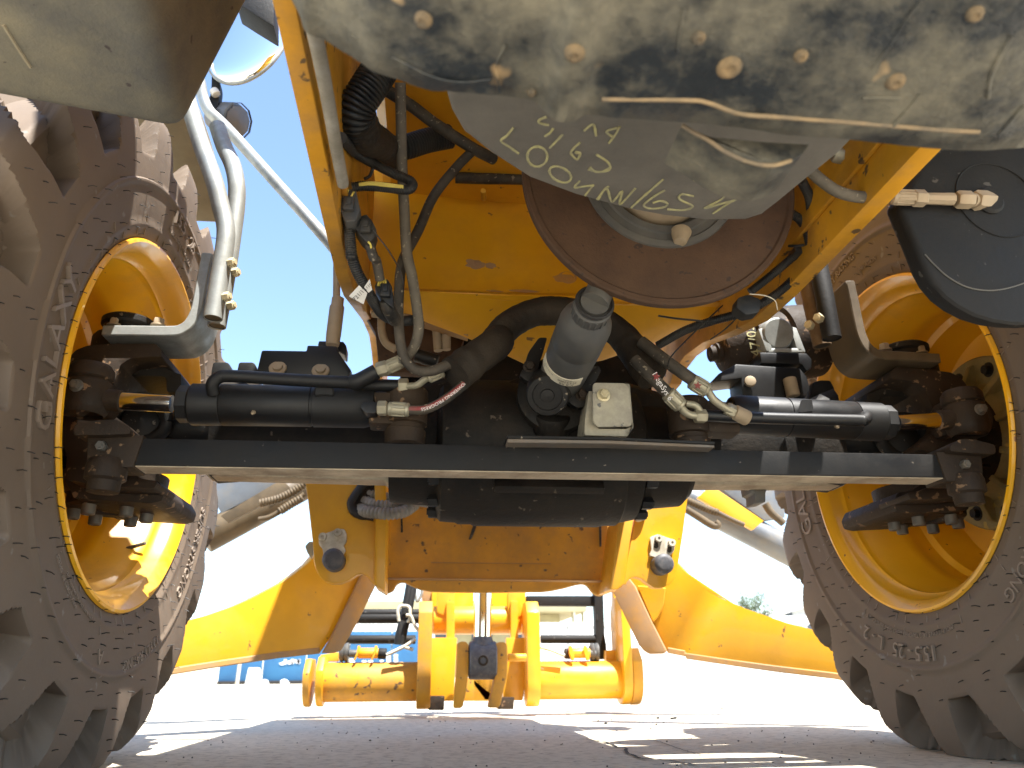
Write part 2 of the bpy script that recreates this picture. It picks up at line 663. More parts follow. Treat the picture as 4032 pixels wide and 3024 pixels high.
def wheel(cx, rz, label, letters, dirn, off0):
    W = empty('wheel', (cx, 0, AZ), root, rz, label)
    b = tyre_mesh(dirn, off0)
    obj('tyre', b, 'rubber', W, smooth=50)
    # raised letters
    for s, size, ph, rr, ex in letters:
        b = bmesh.new()
        bend_text(b, s, size, ph, rr, ex)
        obj('tyre_lettering', b, 'rubber_letter', W, 'raised moulded lettering on the tyre wall', smooth=20)
    # fine relief: rim protector ladder and lettering bars
    b = bmesh.new()
    for i in range(44):
        ph = 2*math.pi*i/44 + .03*math.sin(i*3.3)
        r0, r1 = .357, .372 + .012*((i*7) % 3)
        p = [Vector((sidewall(r) + .001, r*math.cos(ph), r*math.sin(ph))) for r in (r0, (r0+r1)/2, r1)]
        sweep(b, p, .0010, 5)
    for rc in (.378,):
        ring = [Vector((sidewall(rc) + .0005, rc*math.cos(2*math.pi*i/180), rc*math.sin(2*math.pi*i/180))) for i in range(181)]
        sweep(b, ring, .0012, 5)
    obj('sidewall_rib', b, 'rubber_letter', W, smooth=50)
    # vent hairs
    rnd = random.Random(11 + int(rz))
    b = bmesh.new()
    rings = [(.353, 48), (.368, 44), (.39, 40), (.412, 44), (.435, 46), (.462, 46), (.488, 46), (.505, 50), (.53, 38), (.56, 38), (.585, 38)]
    for rr, cnt in rings:
        for i in range(cnt):
            if rnd.random() < .18:
                continue
            ph = 2*math.pi*(i + rnd.uniform(-.2, .2))/cnt
            r = rr + rnd.uniform(-.005, .005)
            if r > .5:
                q = (dirn*ph*19/(2*math.pi) + off0) % 1
                if .25 < q < .95:
                    continue
            L = rnd.uniform(.008, .015)
            p0 = Vector((sidewall(r) - .001, r*math.cos(ph), r*math.sin(ph)))
            dr = Vector((1, rnd.uniform(-.35, .35), rnd.uniform(-.35, .35))).normalized()
            p1 = p0 + dr*L*.6
            p2 = p0 + dr*L + Vector((0, rnd.uniform(-.3, .3), -.25))*L*.5
            sweep(b, [p0, p1, p2], [.0010, .0008, .0006], 4)
    obj('vent_hair', b, 'rubber_dark', W, kind='stuff')
    # rim: open barrel seen from the inner side
    b = bmesh.new()
    # (x from the wheel centre, radius), outer skin hidden in the tyre
    pr = [(.135, .333), (.150, .341), (.1515, .347), (.158, .3515), (.163, .349), (.164, .344), (.158, .337), (.147, .3275), (.141, .3245), (.122, .3215), (.113, .312), (.098, .311), (.088, .303),
          (.040, .301), (.026, .292), (.000, .291), (-.010, .296), (-.040, .295), (-.050, .284), (-.075, .282), (-.100, .279), (-.126, .271), (-.134, .25), (-.136, .20), (-.136, .05)]
    lathe(b, (0, 0, 0), (1, 0, 0), pr + [(-.142, .05), (-.142, .27), (-.12, .31), (.135, .325)], 120, capped=False)
    obj('rim', b, 'rim_yellow', W, smooth=40)
    # hub: olive flange plate with round holes, ribs and a planetary drum
    b = bmesh.new()
    lathe(b, (-.068, 0, 0), (1, 0, 0), [(-.06, .15), (0, .185), (.018, .185), (.022, .181), (.022, .125), (.03, .118), (.05, .112), (.06, .10), (.062, .0)], 64, capped=False)
    for i in range(10):
        a = 2*math.pi*i/10 + .2
        c = Vector((-.048, .118*math.cos(a), .118*math.sin(a)))
        u = Vector((0, math.cos(a), math.sin(a)))
        t = Vector((1, 0, 0))
        v = Vector((0, -math.sin(a), math.cos(a)))
        prism(b, [c - u*.03 - v*.008, c + u*.052 - v*.006, c + u*.048 - v*.006 + t*.012, c - u*.03 - v*.008 + t*.05], v*.014, .002, 1)
    obj('hub_plate', b, 'olive', W, 'dusty olive hub plate inside the yellow rim')
    for i in range(10):
        a = 2*math.pi*(i+.5)/10 + .2
        b = bmesh.new()
        p = Vector((-.0465, .155*math.cos(a), .155*math.sin(a)))
        lathe(b, p, (1, 0, 0), [(0, .016), (.002, .016), (.002, .010), (.012, .0095), (.012, 0)], 18, capped=False)
        obj('wheel_stud', b, 'cast_black', W)
    b = bmesh.new()
    lathe(b, (-.03, 0, 0), (1, 0, 0), [(0, .105), (.05, .100), (.07, .085), (.11, .080)], 48)
    for i in range(16):
        a = 2*math.pi*i/16
        c = Vector((.01, .095*math.cos(a), .095*math.sin(a)))
        u = Vector((0, math.cos(a), math.sin(a)))
        v = Vector((0, -math.sin(a), math.cos(a)))
        prism(b, [c - u*.01 - v*.004, c + u*.02 - v*.004, c + u*.004 - v*.004 + Vector((.07, 0, 0)), c - u*.01 - v*.004 + Vector((.07, 0, 0))], v*.008, 0)
    obj('brake_drum', b, 'cast_black', W)
    if rz:
        t = text_mesh('CP1', .030, .0015)
        q = on('N', 2005, 400, 0, .955) - Vector((cx, 0, AZ))
        for v in t.verts:
            v.co = Vector((-.0445 + v.co.z, -q.y + v.co.x, q.z + v.co.y))
        obj('cast_mark', t, 'cast_black', W)
    # tyre valve
    b = bmesh.new()
    a = R(318)
    p = Vector((.08, .306*math.cos(a), .306*math.sin(a)))
    cyl(b, p, p + Vector((.04, -.012, .01)), .004, 10, .001)
    obj('tyre_valve', b, 'bolt_grey', W)
    return W


wheel(-WX, 0, 'wheel on the left, its yellow rim sunlit at the lower right', [
    ('GALAXY', .064, 182, .415, .006), ('15.5 - 25', .040, 88, .432, .005), ('TUBELESS ONLY TRA CODE', .012, 88, .398, .002), ('12 PLY RATING', .026, 288, .440, .0025),
    ('MAX LOAD AT SPEED', .012, 235, .395, .002), ('COLD INFLATION PRESSURE', .012, 245, .38, .002), ('SUPER STRONG', .034, 333, .425, .003), ('A', .034, 262, .428, .0025)], -1, .612)
wheel(WX, math.pi, 'wheel on the right, its deep yellow rim entirely in shade', [
    ('15.5 - 25   L - 2', .040, 258, .425, .005), ('MOUNT ON 5 DEG TAPERED BEAD SEAT RIMS ONLY', .0125, 262, .392, .002), ('SUPER STRONG', .034, 322, .428, .003),
    ('GALAXY', .062, 182, .418, .0035), ('A', .034, 62, .428, .0025), ('INFLATION', .014, 84, .40, .002), ('12 PLY RATING', .024, 100, .44, .0025)], 1, .80)

# ------------------------------------------------------------------ front axle
axle = empty('front_axle', (0, 0, AZ), root, label='black cast steering axle between the two front wheels')
AM = Matrix.Translation((0, 0, -AZ))


def axp(name, b, m, label=None, smooth=35, parent=None):
    b.transform(AM)
    return obj(name, b, m, axle if parent is None else parent, label, smooth)


def both(name, fn, m, label=None, smooth=35, parent=None, absolute=False):
    """fn(bmesh) builds the left one; a mirrored one is linked for the right"""
    out = []
    for s in (1, -1):
        b = bmesh.new()
        fn(b)
        if s < 0:
            b.transform(Matrix.Scale(-1, 4, (1, 0, 0)))
            bmesh.ops.reverse_faces(b, faces=b.faces)
        if absolute:
            out.append(obj(name, b, m, parent, label, smooth))
        else:
            out.append(axp(name, b, m, label, smooth))
    return out


# housing: drum along X with side flanges
b = bmesh.new()
lathe(b, (-.285, -.02, .555), (1, 0, 0), [(0, .085), (0, .098), (.012, .102), (.07, .104), (.085, .108), (.09, .128), (.096, .134), (.125, .136), (.13, .139), (.155, .139), (.16, .142), (.40, .142), (.415, .139), (.435, .139), (.44, .134), (.47, .128), (.478, .110), (.50, .106), (.565, .100), (.58, .085)], 72)
cyl(b, (0, .02, .56), (0, -.115, .575), .125, 48, .02)
axp('differential_housing', b, 'cast_black', 'dark round differential housing below the tie rod')
b = bmesh.new()
box(b, (.0, -.150, .468), (.195, .016, .05), Matrix.Rotation(R(-38), 3, 'X'), .004)
axp('housing_cover', b, 'cast_black')
for s, x in ((-1, -.19), (1, .188)):
    for k in range(7):
        a = R(195 + k*25)
        b = bmesh.new()
        y, z = -.02 + .118*math.cos(a), .555 + .118*math.sin(a)
        hexbolt(b, (x, y, z), (s, 0, 0), .0125, .024, False)
        axp('housing_bolt', b, 'black')
b = bmesh.new()
lathe(b, at('K', 380, 690, -.02), (0, -.1, -1), [(-.02, .026), (.008, .026), (.012, .020), (.0125, 0)], 20, capped=False)
axp('drain_plug', b, 'bolt_grey')
# pinion nose towards the camera
PN0, PN1 = at('F', 490, 1370, -.06), at('F', 545, 1160, -.22)
b = bmesh.new()
lathe(b, PN0, PN1 - PN0, [(-.05, .085), (.03, .078), (.08, .066), (.105, .062), (.108, .070), (.135, .070), (.138, .060)], 40)
cyl(b, at('F', 500, 1470, -.16), at('F', 510, 1330, -.19), .035, 24, .006)
axp('pinion_housing', b, 'cast_black')


def beam(b):
    # box beam from the housing out to the fork, swelling at both ends; section stations (x, y half, z low, z high)
    st = [(-.17, .10, .48, .69), (-.24, .085, .50, .675), (-.32, .07, .512, .665), (-.46, .062, .515, .66), (-.54, .062, .518, .662), (-.585, .07, .505, .685), (-.62, .06, .50, .70)]
    rows = []
    for x, hy, z0, z1 in st:
        c = .25
        rows.append([b.verts.new((x, sy*hy*(1-kx), z)) for sy, kx, z in ((-1, 0, z0+.02), (-1, c, z0), (1, c, z0), (1, 0, z0+.02), (1, 0, z1-.02), (1, c, z1), (-1, c, z1), (-1, 0, z1-.02))])
    for a, c in zip(rows, rows[1:]):
        for i in range(8):
            b.faces.new((a[i], a[(i+1) % 8], c[(i+1) % 8], c[i]))
    b.faces.new(rows[0])
    b.faces.new(rows[-1][::-1])


both('axle_beam', beam, 'cast_black', smooth=50)
Yk = -.115


def knuckle(b):
    o = ats('D', [(555, 1060), (620, 990), (720, 952), (960, 938), (1270, 938), (1318, 985), (1318, 1045), (1180, 1050), (1060, 1062), (985, 1110), (940, 1230), (890, 1330), (862, 1470)], Yk)
    o += ats('H', [(760, 240), (850, 300), (850, 340), (600, 375), (590, 545), (790, 560), (850, 590), (930, 640), (1040, 655), (1075, 725), (1055, 785), (985, 800), (480, 765), (462, 715), (418, 640), (440, 480), (372, 340), (385, 150)], Yk)
    prism(b, roundpoly(o, .25, 3), (0, .20, 0), .010, 2)


both('steering_knuckle', knuckle, 'cast_brown', 'rust brown steering knuckle at the end of the axle', smooth=40)


def kcap(b):
    c = at('D', 1030, 930, -.02)
    lathe(b, c, (0, 0, 1), [(-.03, .060), (0, .060), (.006, .056), (.010, .045), (.028, .045), (.032, .050), (.042, .050), (.046, .045)], 40)


both('kingpin_cap', kcap, 'cast_black')


def kcap2(b):
    c = at('H', 735, 800, -.02)
    lathe(b, c, (0, 0, -1), [(-.05, .090), (-.02, .088), (-.012, .076), (.010, .075), (.014, .070), (.015, .040), (.006, .036), (.006, 0)], 40, capped=False)


both('lower_kingpin_cap', kcap2, 'cast_brown')
c0 = at('H', 735, 800, -.02)
for k in range(6):
    a = R(15 + 60*k)

    def kb(b):
        p = c0 + Vector((.060*math.cos(a), .060*math.sin(a), -.010))
        lathe(b, p, (0, 0, -1), [(0, .0115), (.020, .0115), (.022, .010), (.0225, .006), (.016, .006), (.016, 0)], 16, capped=False)
    both('cap_bolt', kb, 'bolt_grey')


def lowarm(b):
    # ledge of the knuckle below the tie rod
    o = ats('H', [(440, 560), (640, 560), (800, 585), (930, 640), (1030, 660), (1010, 700), (700, 690), (430, 645)], -.17)
    prism(b, roundpoly(o, .3, 3), (0, .10, 0), .006)


both('knuckle_ledge', lowarm, 'cast_brown')


def fork(b):
    o = ats('D', [(1060, 1180), (1150, 1140), (1250, 1105), (1330, 1130), (1440, 1180), (1480, 1190), (1480, 1330), (1360, 1340), (1360, 1210), (1240, 1200), (1060, 1200)], -.06)
    prism(b, roundpoly(o, .3, 3), (0, .12, 0), .006)
    tube(b, [at('D', 1120, 1640, -.02), at('D', 1250, 1760, -.02), at('D', 1420, 1780, 0)], .028, 16)


both('axle_fork', fork, 'cast_black', smooth=45)


def ujoint(b):
    c = at('D', 1145, 1560, -.06)
    ring = [c + Vector((.048*math.cos(2*math.pi*i/32), -.012*math.sin(2*math.pi*i/32), .036*math.sin(2*math.pi*i/32))) for i in range(33)]
    sweep(b, ring, .013, 10)
    lathe(b, c + Vector((0, .02, 0)), (.1, -1, .1), [(0, .036), (.02, .034), (.024, .02), (.028, 0)], 24, capped=False)
    cyl(b, c + Vector((-.09, .05, .0)), c + Vector((.14, .05, 0)), .032, 20, .004)


both('drive_joint', ujoint, 'black', smooth=50)


def rod_boss(b):
    # clevis boss that holds the end of the cylinder rod, standing on the knuckle
    lathe(b, at('D', 690, 1470, -.2), (0, 0, 1), [(-.012, .030), (-.004, .036), (.004, .0375), (.040, .0375), (.046, .035), (.048, .033), (.051, .037), (.068, .036), (.076, .030), (.078, 0)], 32, capped=False)
    o = ats('D', [(530, 1180), (620, 1150), (830, 1160), (870, 1230), (870, 1420), (820, 1480), (520, 1470)], -.2)
    prism(b, roundpoly(o, .3, 3), (0, .06, 0), .008)


both('rod_boss', rod_boss, 'cast_brown', smooth=45)


def boss_bolt(b):
    p = at('D', 700, 1345, -.2)
    hexbolt(b, p + Vector((0, -.0365, 0)), (0, -1, 0), .0080, .011)


both('boss_bolt', boss_bolt, 'bolt_grey')


def trlug(b):
    # upper and lower ears that hold the tie rod
    o = ats('H', [(480, 285), (640, 255), (760, 250), (850, 305), (850, 345), (700, 352), (480, 355)], -.30)
    prism(b, roundpoly(o, .35, 4), (0, .12, 0), .008)
    c = at('H', 700, 560, -.27)
    lathe(b, c, (0, 0, -1), [(-.01, .026), (.0, .030), (.02, .030), (.024, .024), (.04, .023), (.042, 0)], 24, capped=False)


both('tie_rod_lug', trlug, 'cast_brown', smooth=45)

# tie rod
tr = empty('tie_rod', (0, -.28, .47), root, label='straight black bar across the whole axle behind the cylinders')
TM = Matrix.Translation((0, .28, -.47))
b = bmesh.new()
pl0, pl1 = at('H', 600, 366, -.28), at('H', 600, 546, -.28)
pr0, pr1 = at('N', 1885, 152, -.28), at('N', 1885, 302, -.28)
for P in ((pl0, pl1, pr1, pr0),):
    prism(b, P, (0, .052, 0), .0025, 2)
b.transform(TM)
obj('bar', b, 'tie_black', tr)
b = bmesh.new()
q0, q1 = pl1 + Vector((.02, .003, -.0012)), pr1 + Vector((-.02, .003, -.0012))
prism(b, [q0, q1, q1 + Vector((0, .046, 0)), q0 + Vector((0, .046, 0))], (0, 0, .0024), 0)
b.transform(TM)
obj('underside_bounce_dust', b, 'tan_dirt_bounce', tr)  # dusty strip whose pale tan also paints the ground bounce
for g_, x_, y_ in (('H', 675, 435), ('N', 1808, 222)):
    b = bmesh.new()
    hexbolt(b, at(g_, x_, y_, -.28), (0, -1, 0), .0082, .012)
    b.transform(TM)
    obj('end_bolt', b, 'bolt_grey', tr)
for sx in (1, -1):
    b = bmesh.new()
    P = [pl0 + Vector((-.006, -.0035, .004)), pl1 + Vector((-.006, -.0035, -.004)), pl1 + Vector((.062, -.0035, -.004)), pl0 + Vector((.078, -.0035, .004))]
    prism(b, P if sx > 0 else [mir(v) for v in P], (0, .058, 0), .003)
    b.transform(TM)
    obj('end_block', b, 'cast_brown', tr)
# lower face of the axle bracing visible under the bar: dusty channel flange


def flange(b):
    o = ats('J', [(-600, 355), (0, 372), (860, 395), (985, 520), (985, 470), (860, 335), (0, 318), (-600, 310)], -.02)
    prism(b, o, (0, .05, 0), .003)


both('axle_web', flange, 'tan_dirt_bounce')
# guard strip lying on the bar
gs = empty('guard_strip', at('F', 930, 1560, -.3), root, label='thin black strip with a bare steel edge on the tie rod')
GI = Matrix.Translation(-Vector(gs.location))
b = bmesh.new()
prism(b, ats('F', [(176, 1499), (930, 1511), (1686, 1545), (1686, 1568), (930, 1534), (176, 1524)], -.306), (0, .05, 0), .001, 1)
b.transform(GI)
obj('strip', b, 'black', gs)
b = bmesh.new()
prism(b, ats('F', [(180, 1525), (930, 1536), (1684, 1570), (1684, 1590), (930, 1560), (180, 1552)], -.308), (0, .05, 0), .001, 1)
b.transform(GI)
obj('steel_edge', b, 'steel_edge', gs)

# ------------------------------------------------------------------ steering cylinders


def cylinder_parts(side):
    L = side < 0
    if L:
        a, b_ = at('D', 1555, 1435, -.2), at('E', 1000, 1254, -.2)
        eye = at('E', 1240, 1330, -.2)
        rodend = at('D', 975, 1407, -.2)
    else:
        a, b_ = at('G', 1160, 1452, -.2), at('G', 250, 1405, -.2)
        eye = at('F', 1500, 1440, -.2)
        rodend = at('G', 1505, 1440, -.2)
    r = .0355
    d = (b_ - a).normalized()
    Cc = empty('steering_cylinder', a, root, label='black steering cylinder on the %s with a bright chrome rod' % ('left' if L else 'right, sunlit along its top'))
    I = Matrix.Translation(-a)

    def P(name, bm, m, label=None, smooth=35):
        bm.transform(I)
        return obj(name, bm, m, Cc, label, smooth)
    bm = bmesh.new()
    Ln = (b_ - a).length
    lathe(bm, a, d, [(0, r-.004), (.004, r), (.052, r), (.053, r-.0012), (.055, r), (Ln-.11, r), (Ln-.109, r-.0015), (Ln-.106, r-.0015), (Ln-.105, r+.0004), (Ln-.02, r+.0004), (Ln-.004, r-.004), (Ln, r-.012)], 48)
    P('barrel', bm, 'black_clean')
    bm = bmesh.new()
    lathe(bm, a - d*.020, d, [(0, r*.70), (.003, r*.90), (.017, r*.90), (.0205, r*.86)], 8, a0=R(22.5))
    P('gland_nut', bm, 'black_clean')
    bm = bmesh.new()
    cyl(bm, a - d*.03, rodend, .0150, 32)
    P('chrome_rod', bm, 'chrome', 'bright chrome rod')
    bm = bmesh.new()
    dd = (rodend - a).normalized()
    lathe(bm, rodend - dd*.005, dd, [(0, .0155), (.002, .0185), (.04, .0195), (.052, .022), (.060, .027), (.064, .030), (.09, .030)], 28)
    P('rod_end', bm, 'cast_brown')
    bm = bmesh.new()
    lathe(bm, eye - Vector((0, 0, .055)), (0, 0, 1), [(0, .028), (.004, .034), (.028, .035), (.030, .031), (.038, .031), (.04, .037), (.10, .037), (.105, .033), (.107, .0)], 32, capped=False)
    box(bm, b_.lerp(eye, .5), ((eye-b_).length + .02, .05, .058), None, .008)
    P('end_eye', bm, 'cast_brown', 'rusty brown eye at the inner end of the cylinder')
    bm = bmesh.new()
    lathe(bm, a.lerp(b_, .36) + Vector((0, -r*.82, -r*.62)), (0, -1, -.6), [(-.004, .004), (.004, .0035), (.008, .0022), (.0085, 0)], 10, capped=False)
    P('grease_nipple', bm, 'fitting_tan')
    return Cc, P


def hexnut(bm, p0, p1, r):
    d = Vector(p1) - Vector(p0)
    L = d.length
    lathe(bm, p0, d, [(0, r*.86), (L*.12, r), (L*.88, r), (L, r*.86)], 6)


def crimp(bm, p0, p1, r):
    p0, p1 = Vector(p0), Vector(p1)
    d = p1 - p0
    L = d.length
    lathe(bm, p0, d, [(0, r*.75), (L*.06, r), (L*.2, r), (L*.22, r*.93), (L*.8, r*.93), (L*.82, r), (L*.95, r), (L, r*.8)], 20)
    F = frame(d)
    for i in range(8):
        a = 2*math.pi*i/8
        u = F @ Vector((math.cos(a), math.sin(a), 0))
        box(bm, p0 + d*.5 + u*r*.93, (r*.32, r*.25, L*.6), F @ Matrix.Rotation(a, 3, 'Z') @ Matrix.Rotation(R(90), 3, 'Z'), .0004, 1)


def hosepart(name, bm, m, label=None, parent=None):
    return obj(name, bm, m, parent or root, label, 60)


CL, PL = cylinder_parts(-1)
CR, PR = cylinder_parts(1)
# left cylinder plumbing
b = bmesh.new()
tube(b, [at('D', 1745, 1350, -.235), at('D', 1735, 1270, -.245), at('D', 1790, 1215, -.245), at('D', 1900, 1205, -.245), at('E', 350, 1030, -.245), at('E', 810, 1052, -.245)], .0105, 16, 12)
tube(b, [at('E', 800, 1050, -.245), at('E', 860, 1035, -.25), at('E', 1000, 960, -.255)], .0135, 16)
PL('feed_pipe', b, 'black_clean', smooth=60)
b = bmesh.new()
tube(b, [at('E', 830, 1068, -.225), at('E', 1185, 1075, -.225)], .0105, 16)
PL('return_pipe', b, 'black_clean', smooth=60)
b = bmesh.new()
prism(b, roundpoly(ats('E', [(495, 1080), (650, 1085), (650, 1160), (570, 1150), (490, 1160)], -.24), .2, 2), (0, .02, 0), .002, 1)
PL('pipe_saddle', b, 'black_clean')
b = bmesh.new()
hexnut(b, at('E', 1005, 950, -.257), at('E', 1095, 925, -.262), .0130)
PL('pipe_nut', b, 'zinc')
b = bmesh.new()
crimp(b, at('E', 1075, 935, -.26), at('E', 1205, 875, -.262), .0118)
PL('hose_ferrule', b, 'zinc')
b = bmesh.new()
hexnut(b, at('E', 1178, 1075, -.23), at('E', 1262, 1075, -.23), .0128)
PL('pipe_nut', b, 'zinc')
b = bmesh.new()
tube(b, [at('E', 1255, 1080, -.235), at('E', 1330, 1072, -.245), at('E', 1390, 1030, -.255), at('E', 1450, 1000, -.265)], .0060, 14)
crimp(b, at('E', 1420, 1015, -.262), at('E', 1545, 955, -.27), .0100)
PL('elbow_pipe', b, 'zinc', smooth=60)
b = bmesh.new()
prism(b, roundpoly(ats('E', [(865, 1250), (890, 1208), (930, 1200), (1002, 1208), (1002, 1298), (910, 1298)], -.25), .2, 2), (0, .03, 0), .004)
PL('elbow_block', b, 'black_clean')
b = bmesh.new()
hexnut(b, at('E', 1010, 1260, -.25), at('E', 1090, 1260, -.252), .0128)
PL('pipe_nut', b, 'zinc')
b = bmesh.new()
crimp(b, at('E', 1092, 1263, -.252), at('E', 1270, 1275, -.255), .0118)
PL('hose_ferrule', b, 'zinc')
rp = [at('E', 1262, 1276, -.256), at('E', 1400, 1268, -.262), at('E', 1550, 1195, -.27), at('E', 1720, 1062, -.275), at('E', 1800, 960, -.28)]
b = bmesh.new()
tube(b, rp, .0080, 14, 12)
PL('pressure_hose', b, 'hose', 'black hose with a red printed stripe', 60)
b = bmesh.new()
sp = spline(rp, 14)
sp = [p for p in sp if p.x < at('E', 1735, 1060, -.275).x]
off = [p + Vector((0, -.0030, .0003)) for p in sp]
sweep(b, off, .0056, 12)
PL('red_stripe', b, 'red_stripe', 'dark red printed stripe on the hose', 60)
t = text_mesh('POWERING PROGRESS', .0085, 0)
cum = [0]
for u_, v_ in zip(off, off[1:]):
    cum.append(cum[-1] + (v_-u_).length)
Lp = cum[-1]
for v in t.verts:
    s = min(max(Lp*.60 - v.co.x, 0.0001), Lp*.999)      # reads from the sleeve back to the ferrule, upside down as in place
    i = next(k for k in range(len(cum)-1) if cum[k+1] >= s)
    c = off[i].lerp(off[i+1], (s-cum[i])/(cum[i+1]-cum[i]))
    tg = (off[i+1] - off[i]).normalized()
    n_ = (CAM - c).normalized()
    n_ = (n_ - tg*n_.dot(tg)).normalized()
    up = tg.cross(n_)
    a = v.co.y/.0066
    v.co = c + (n_*math.cos(a) + up*math.sin(a))*.0060
PL('hose_print', t, 'ink_white')
# right cylinder plumbing
b = bmesh.new()
tube(b, [at('G', 120, 1412, -.25), at('G', 500, 1428, -.25), at('G', 1000, 1440, -.25), at('G', 1050, 1442, -.25), at('G', 1072, 1425, -.24), at('G', 1060, 1405, -.22)], .0105, 16)
PR('feed_pipe', b, 'black_clean', smooth=60)
b = bmesh.new()
prism(b, roundpoly(ats('G', [(300, 1385), (660, 1395), (665, 1400), (690, 1318), (750, 1318), (760, 1385), (690, 1392)], -.24), .1, 2), (0, .004, 0), .001, 1)
PR('pipe_clip', b, 'black_clean')
for pts, r_ in (([at('G', 0, 1340, -.262), at('G', 60, 1355, -.262), at('G', 95, 1400, -.258)], .0062), ([at('G', 130, 1265, -.28), at('G', 170, 1320, -.275), at('G', 240, 1370, -.268), at('G', 290, 1395, -.262)], .0068)):
    b = bmesh.new()
    tube(b, pts, r_, 14)
    PR('elbow_pipe', b, 'zinc', smooth=60)
b = bmesh.new()
hexnut(b, at('F', 1540, 1360, -.258), at('F', 1620, 1362, -.256), .0125)
PR('pipe_nut', b, 'zinc')
b = bmesh.new()
hexnut(b, at('G', 235, 1370, -.262), at('G', 290, 1395, -.260), .0120)
PR('pipe_nut', b, 'zinc')
b = bmesh.new()
cyl(b, at('G', 285, 1390, -.26), at('G', 368, 1430, -.252), .0135, 18, .002)
PR('pipe_end', b, 'fitting_tan')
b = bmesh.new()
crimp(b, at('F', 1340, 1190, -.285), at('F', 1440, 1290, -.275), .0135)
tube(b, [at('F', 1420, 1270, -.277), at('F', 1480, 1340, -.268), at('F', 1560, 1362, -.26)], .0066, 14)
PR('hose_ferrule', b, 'zinc', smooth=50)
b = bmesh.new()
crimp(b, at('G', 30, 1205, -.29), at('G', 130, 1265, -.285), .0135)
PR('hose_ferrule', b, 'zinc')
b = bmesh.new()
tube(b, [at('F', 1100, 950, -.27), at('F', 1230, 1080, -.283), at('F', 1360, 1210, -.283)], .0105, 14)
PR('pressure_hose', b, 'hose', smooth=60)
b = bmesh.new()
tube(b, [at('F', 1150, 820, -.26), at('F', 1330, 960, -.28), at('F', 1440, 1040, -.29), at('F', 1540, 1110, -.29)], .0108, 14)
PR('return_hose', b, 'hose', smooth=60)
# white print and a red star on the hose
t = text_mesh('MegaSys 6', .013)
p0, p1 = at('F', 1262, 1075, -.296), at('F', 1350, 1215, -.296)
ex = (p1 - p0).normalized()
ez = (CAM - p0).normalized()
ey = ez.cross(ex).normalized()
for v in t.verts:
    v.co = p0.lerp(p1, .5) + ex*v.co.x + ey*(v.co.y*1.0) + ez*(.0008 - (v.co.y**2)*40)
PR('hose_print', t, 'ink_white')
for gq, xq, yq, dq in (('F', 1262, 1075, -.298), ('F', 1562, 1140, -.305)):
    b = bmesh.new()
    c = at(gq, xq, yq, dq)
    ring = [c + (ex*math.cos(R(36*i)) + ey*math.sin(R(36*i)))*(.0075 if i % 2 == 0 else .0032) for i in range(10)]
    prism(b, ring, ez*.001, 0)
    PR('star_mark', b, 'red_stripe')

# ------------------------------------------------------------------ frame rails and cross members
XL, XR = -.372, .413


def rail(X, sgn, gpts, name_label):
    prof = [on(q[0], q[1], q[2], 0, X) for q in gpts]
    z0 = prof[0].z
    o = [Vector((X, -1.7, z0))] + prof + [Vector((X, .75, prof[-1].z)), Vector((X, .75, 1.12)), Vector((X, -1.7, 1.12))]
    b = bmesh.new()
    prism(b, o, (sgn*(.022 if sgn > 0 else .030), 0, 0), .003, 2)
    return obj('frame_rail', b, 'yellow_dirty', root, name_label)


rail(XL, 1, [('W', 690, 448), ('W', 725, 596), ('W', 742, 640), ('W', 764, 668), ('W', 783, 693), ('W', 797, 725), ('W', 803, 765), ('W', 806, 800)], 'yellow side rail on the left, seen from below beside the sky gap')
rail(XR, -1, [('W', 1930, 430), ('W', 1720, 640), ('W', 1660, 693), ('W', 1600, 722), ('W', 1545, 742), ('W', 1505, 770), ('W', 1482, 800), ('W', 1472, 830)], 'yellow side rail on the right, curving down into an arch')
# inner flange line on the rails
for X, s in ((XL + .023, 1), (XR - .031, -1)):
    b = bmesh.new()
    box(b, (X + s*.004, -.85, .80 + .16), (.008, 1.5, .30), None, .002)
    obj('rail_web', b, 'yellow_dirty', root)
# main cross member: back face and lower lip
b = bmesh.new()
xs = [-.352 + .756*i/28 for i in range(29)]
prof = [(-.10, .862), (-.088, .880), (-.068, .94), (-.05, 1.02), (-.03, 1.15), (-.02, 1.36)]
rows = []
for x in xs:
    bow = .03*(1 - ((x-.02)/.35)**2)
    rows.append([b.verts.new((x, y + bow, z)) for y, z in prof] + [b.verts.new((x, prof[-1][0] + .05 + bow, prof[-1][1]))] + [b.verts.new((x, prof[0][0] + .05 + bow, prof[0][1]+.012))])
n_ = len(rows[0])
for a, c in zip(rows, rows[1:]):
    for i in range(n_):
        b.faces.new((a[i], a[(i+1) % n_], c[(i+1) % n_], c[i]))
cmo = obj('cross_member', b, 'yellow', root, 'bare yellow cross member above the axle', smooth=40)
b = bmesh.new()
P = [at('W', 800, 620, -.06), at('W', 872, 628, -.095), at('W', 1100, 637, -.080), at('W', 1240, 640, -.075), at('W', 1500, 640, -.085), at('W', 1640, 600, -.09), at('W', 1600, 690, -.02), at('W', 1500, 712, .0), at('W', 1300, 780, .05), at('W', 1160, 800, .05), at('W', 1080, 762, .03), at('W', 1000, 727, .0), at('W', 890, 685, -.03), at('W', 800, 680, -.02)]
prism(b, P, (0, .012, .012), .002, 1)
obj('cross_member_lip', b, 'yellow', root)
b = bmesh.new()
prism(b, ats('E', [(1395, 545), (1750, 650), (1750, 668), (1390, 562)], -.005), (0, .03, 0), .001, 1)
obj('lip_flange', b, 'rust_yellow', root)
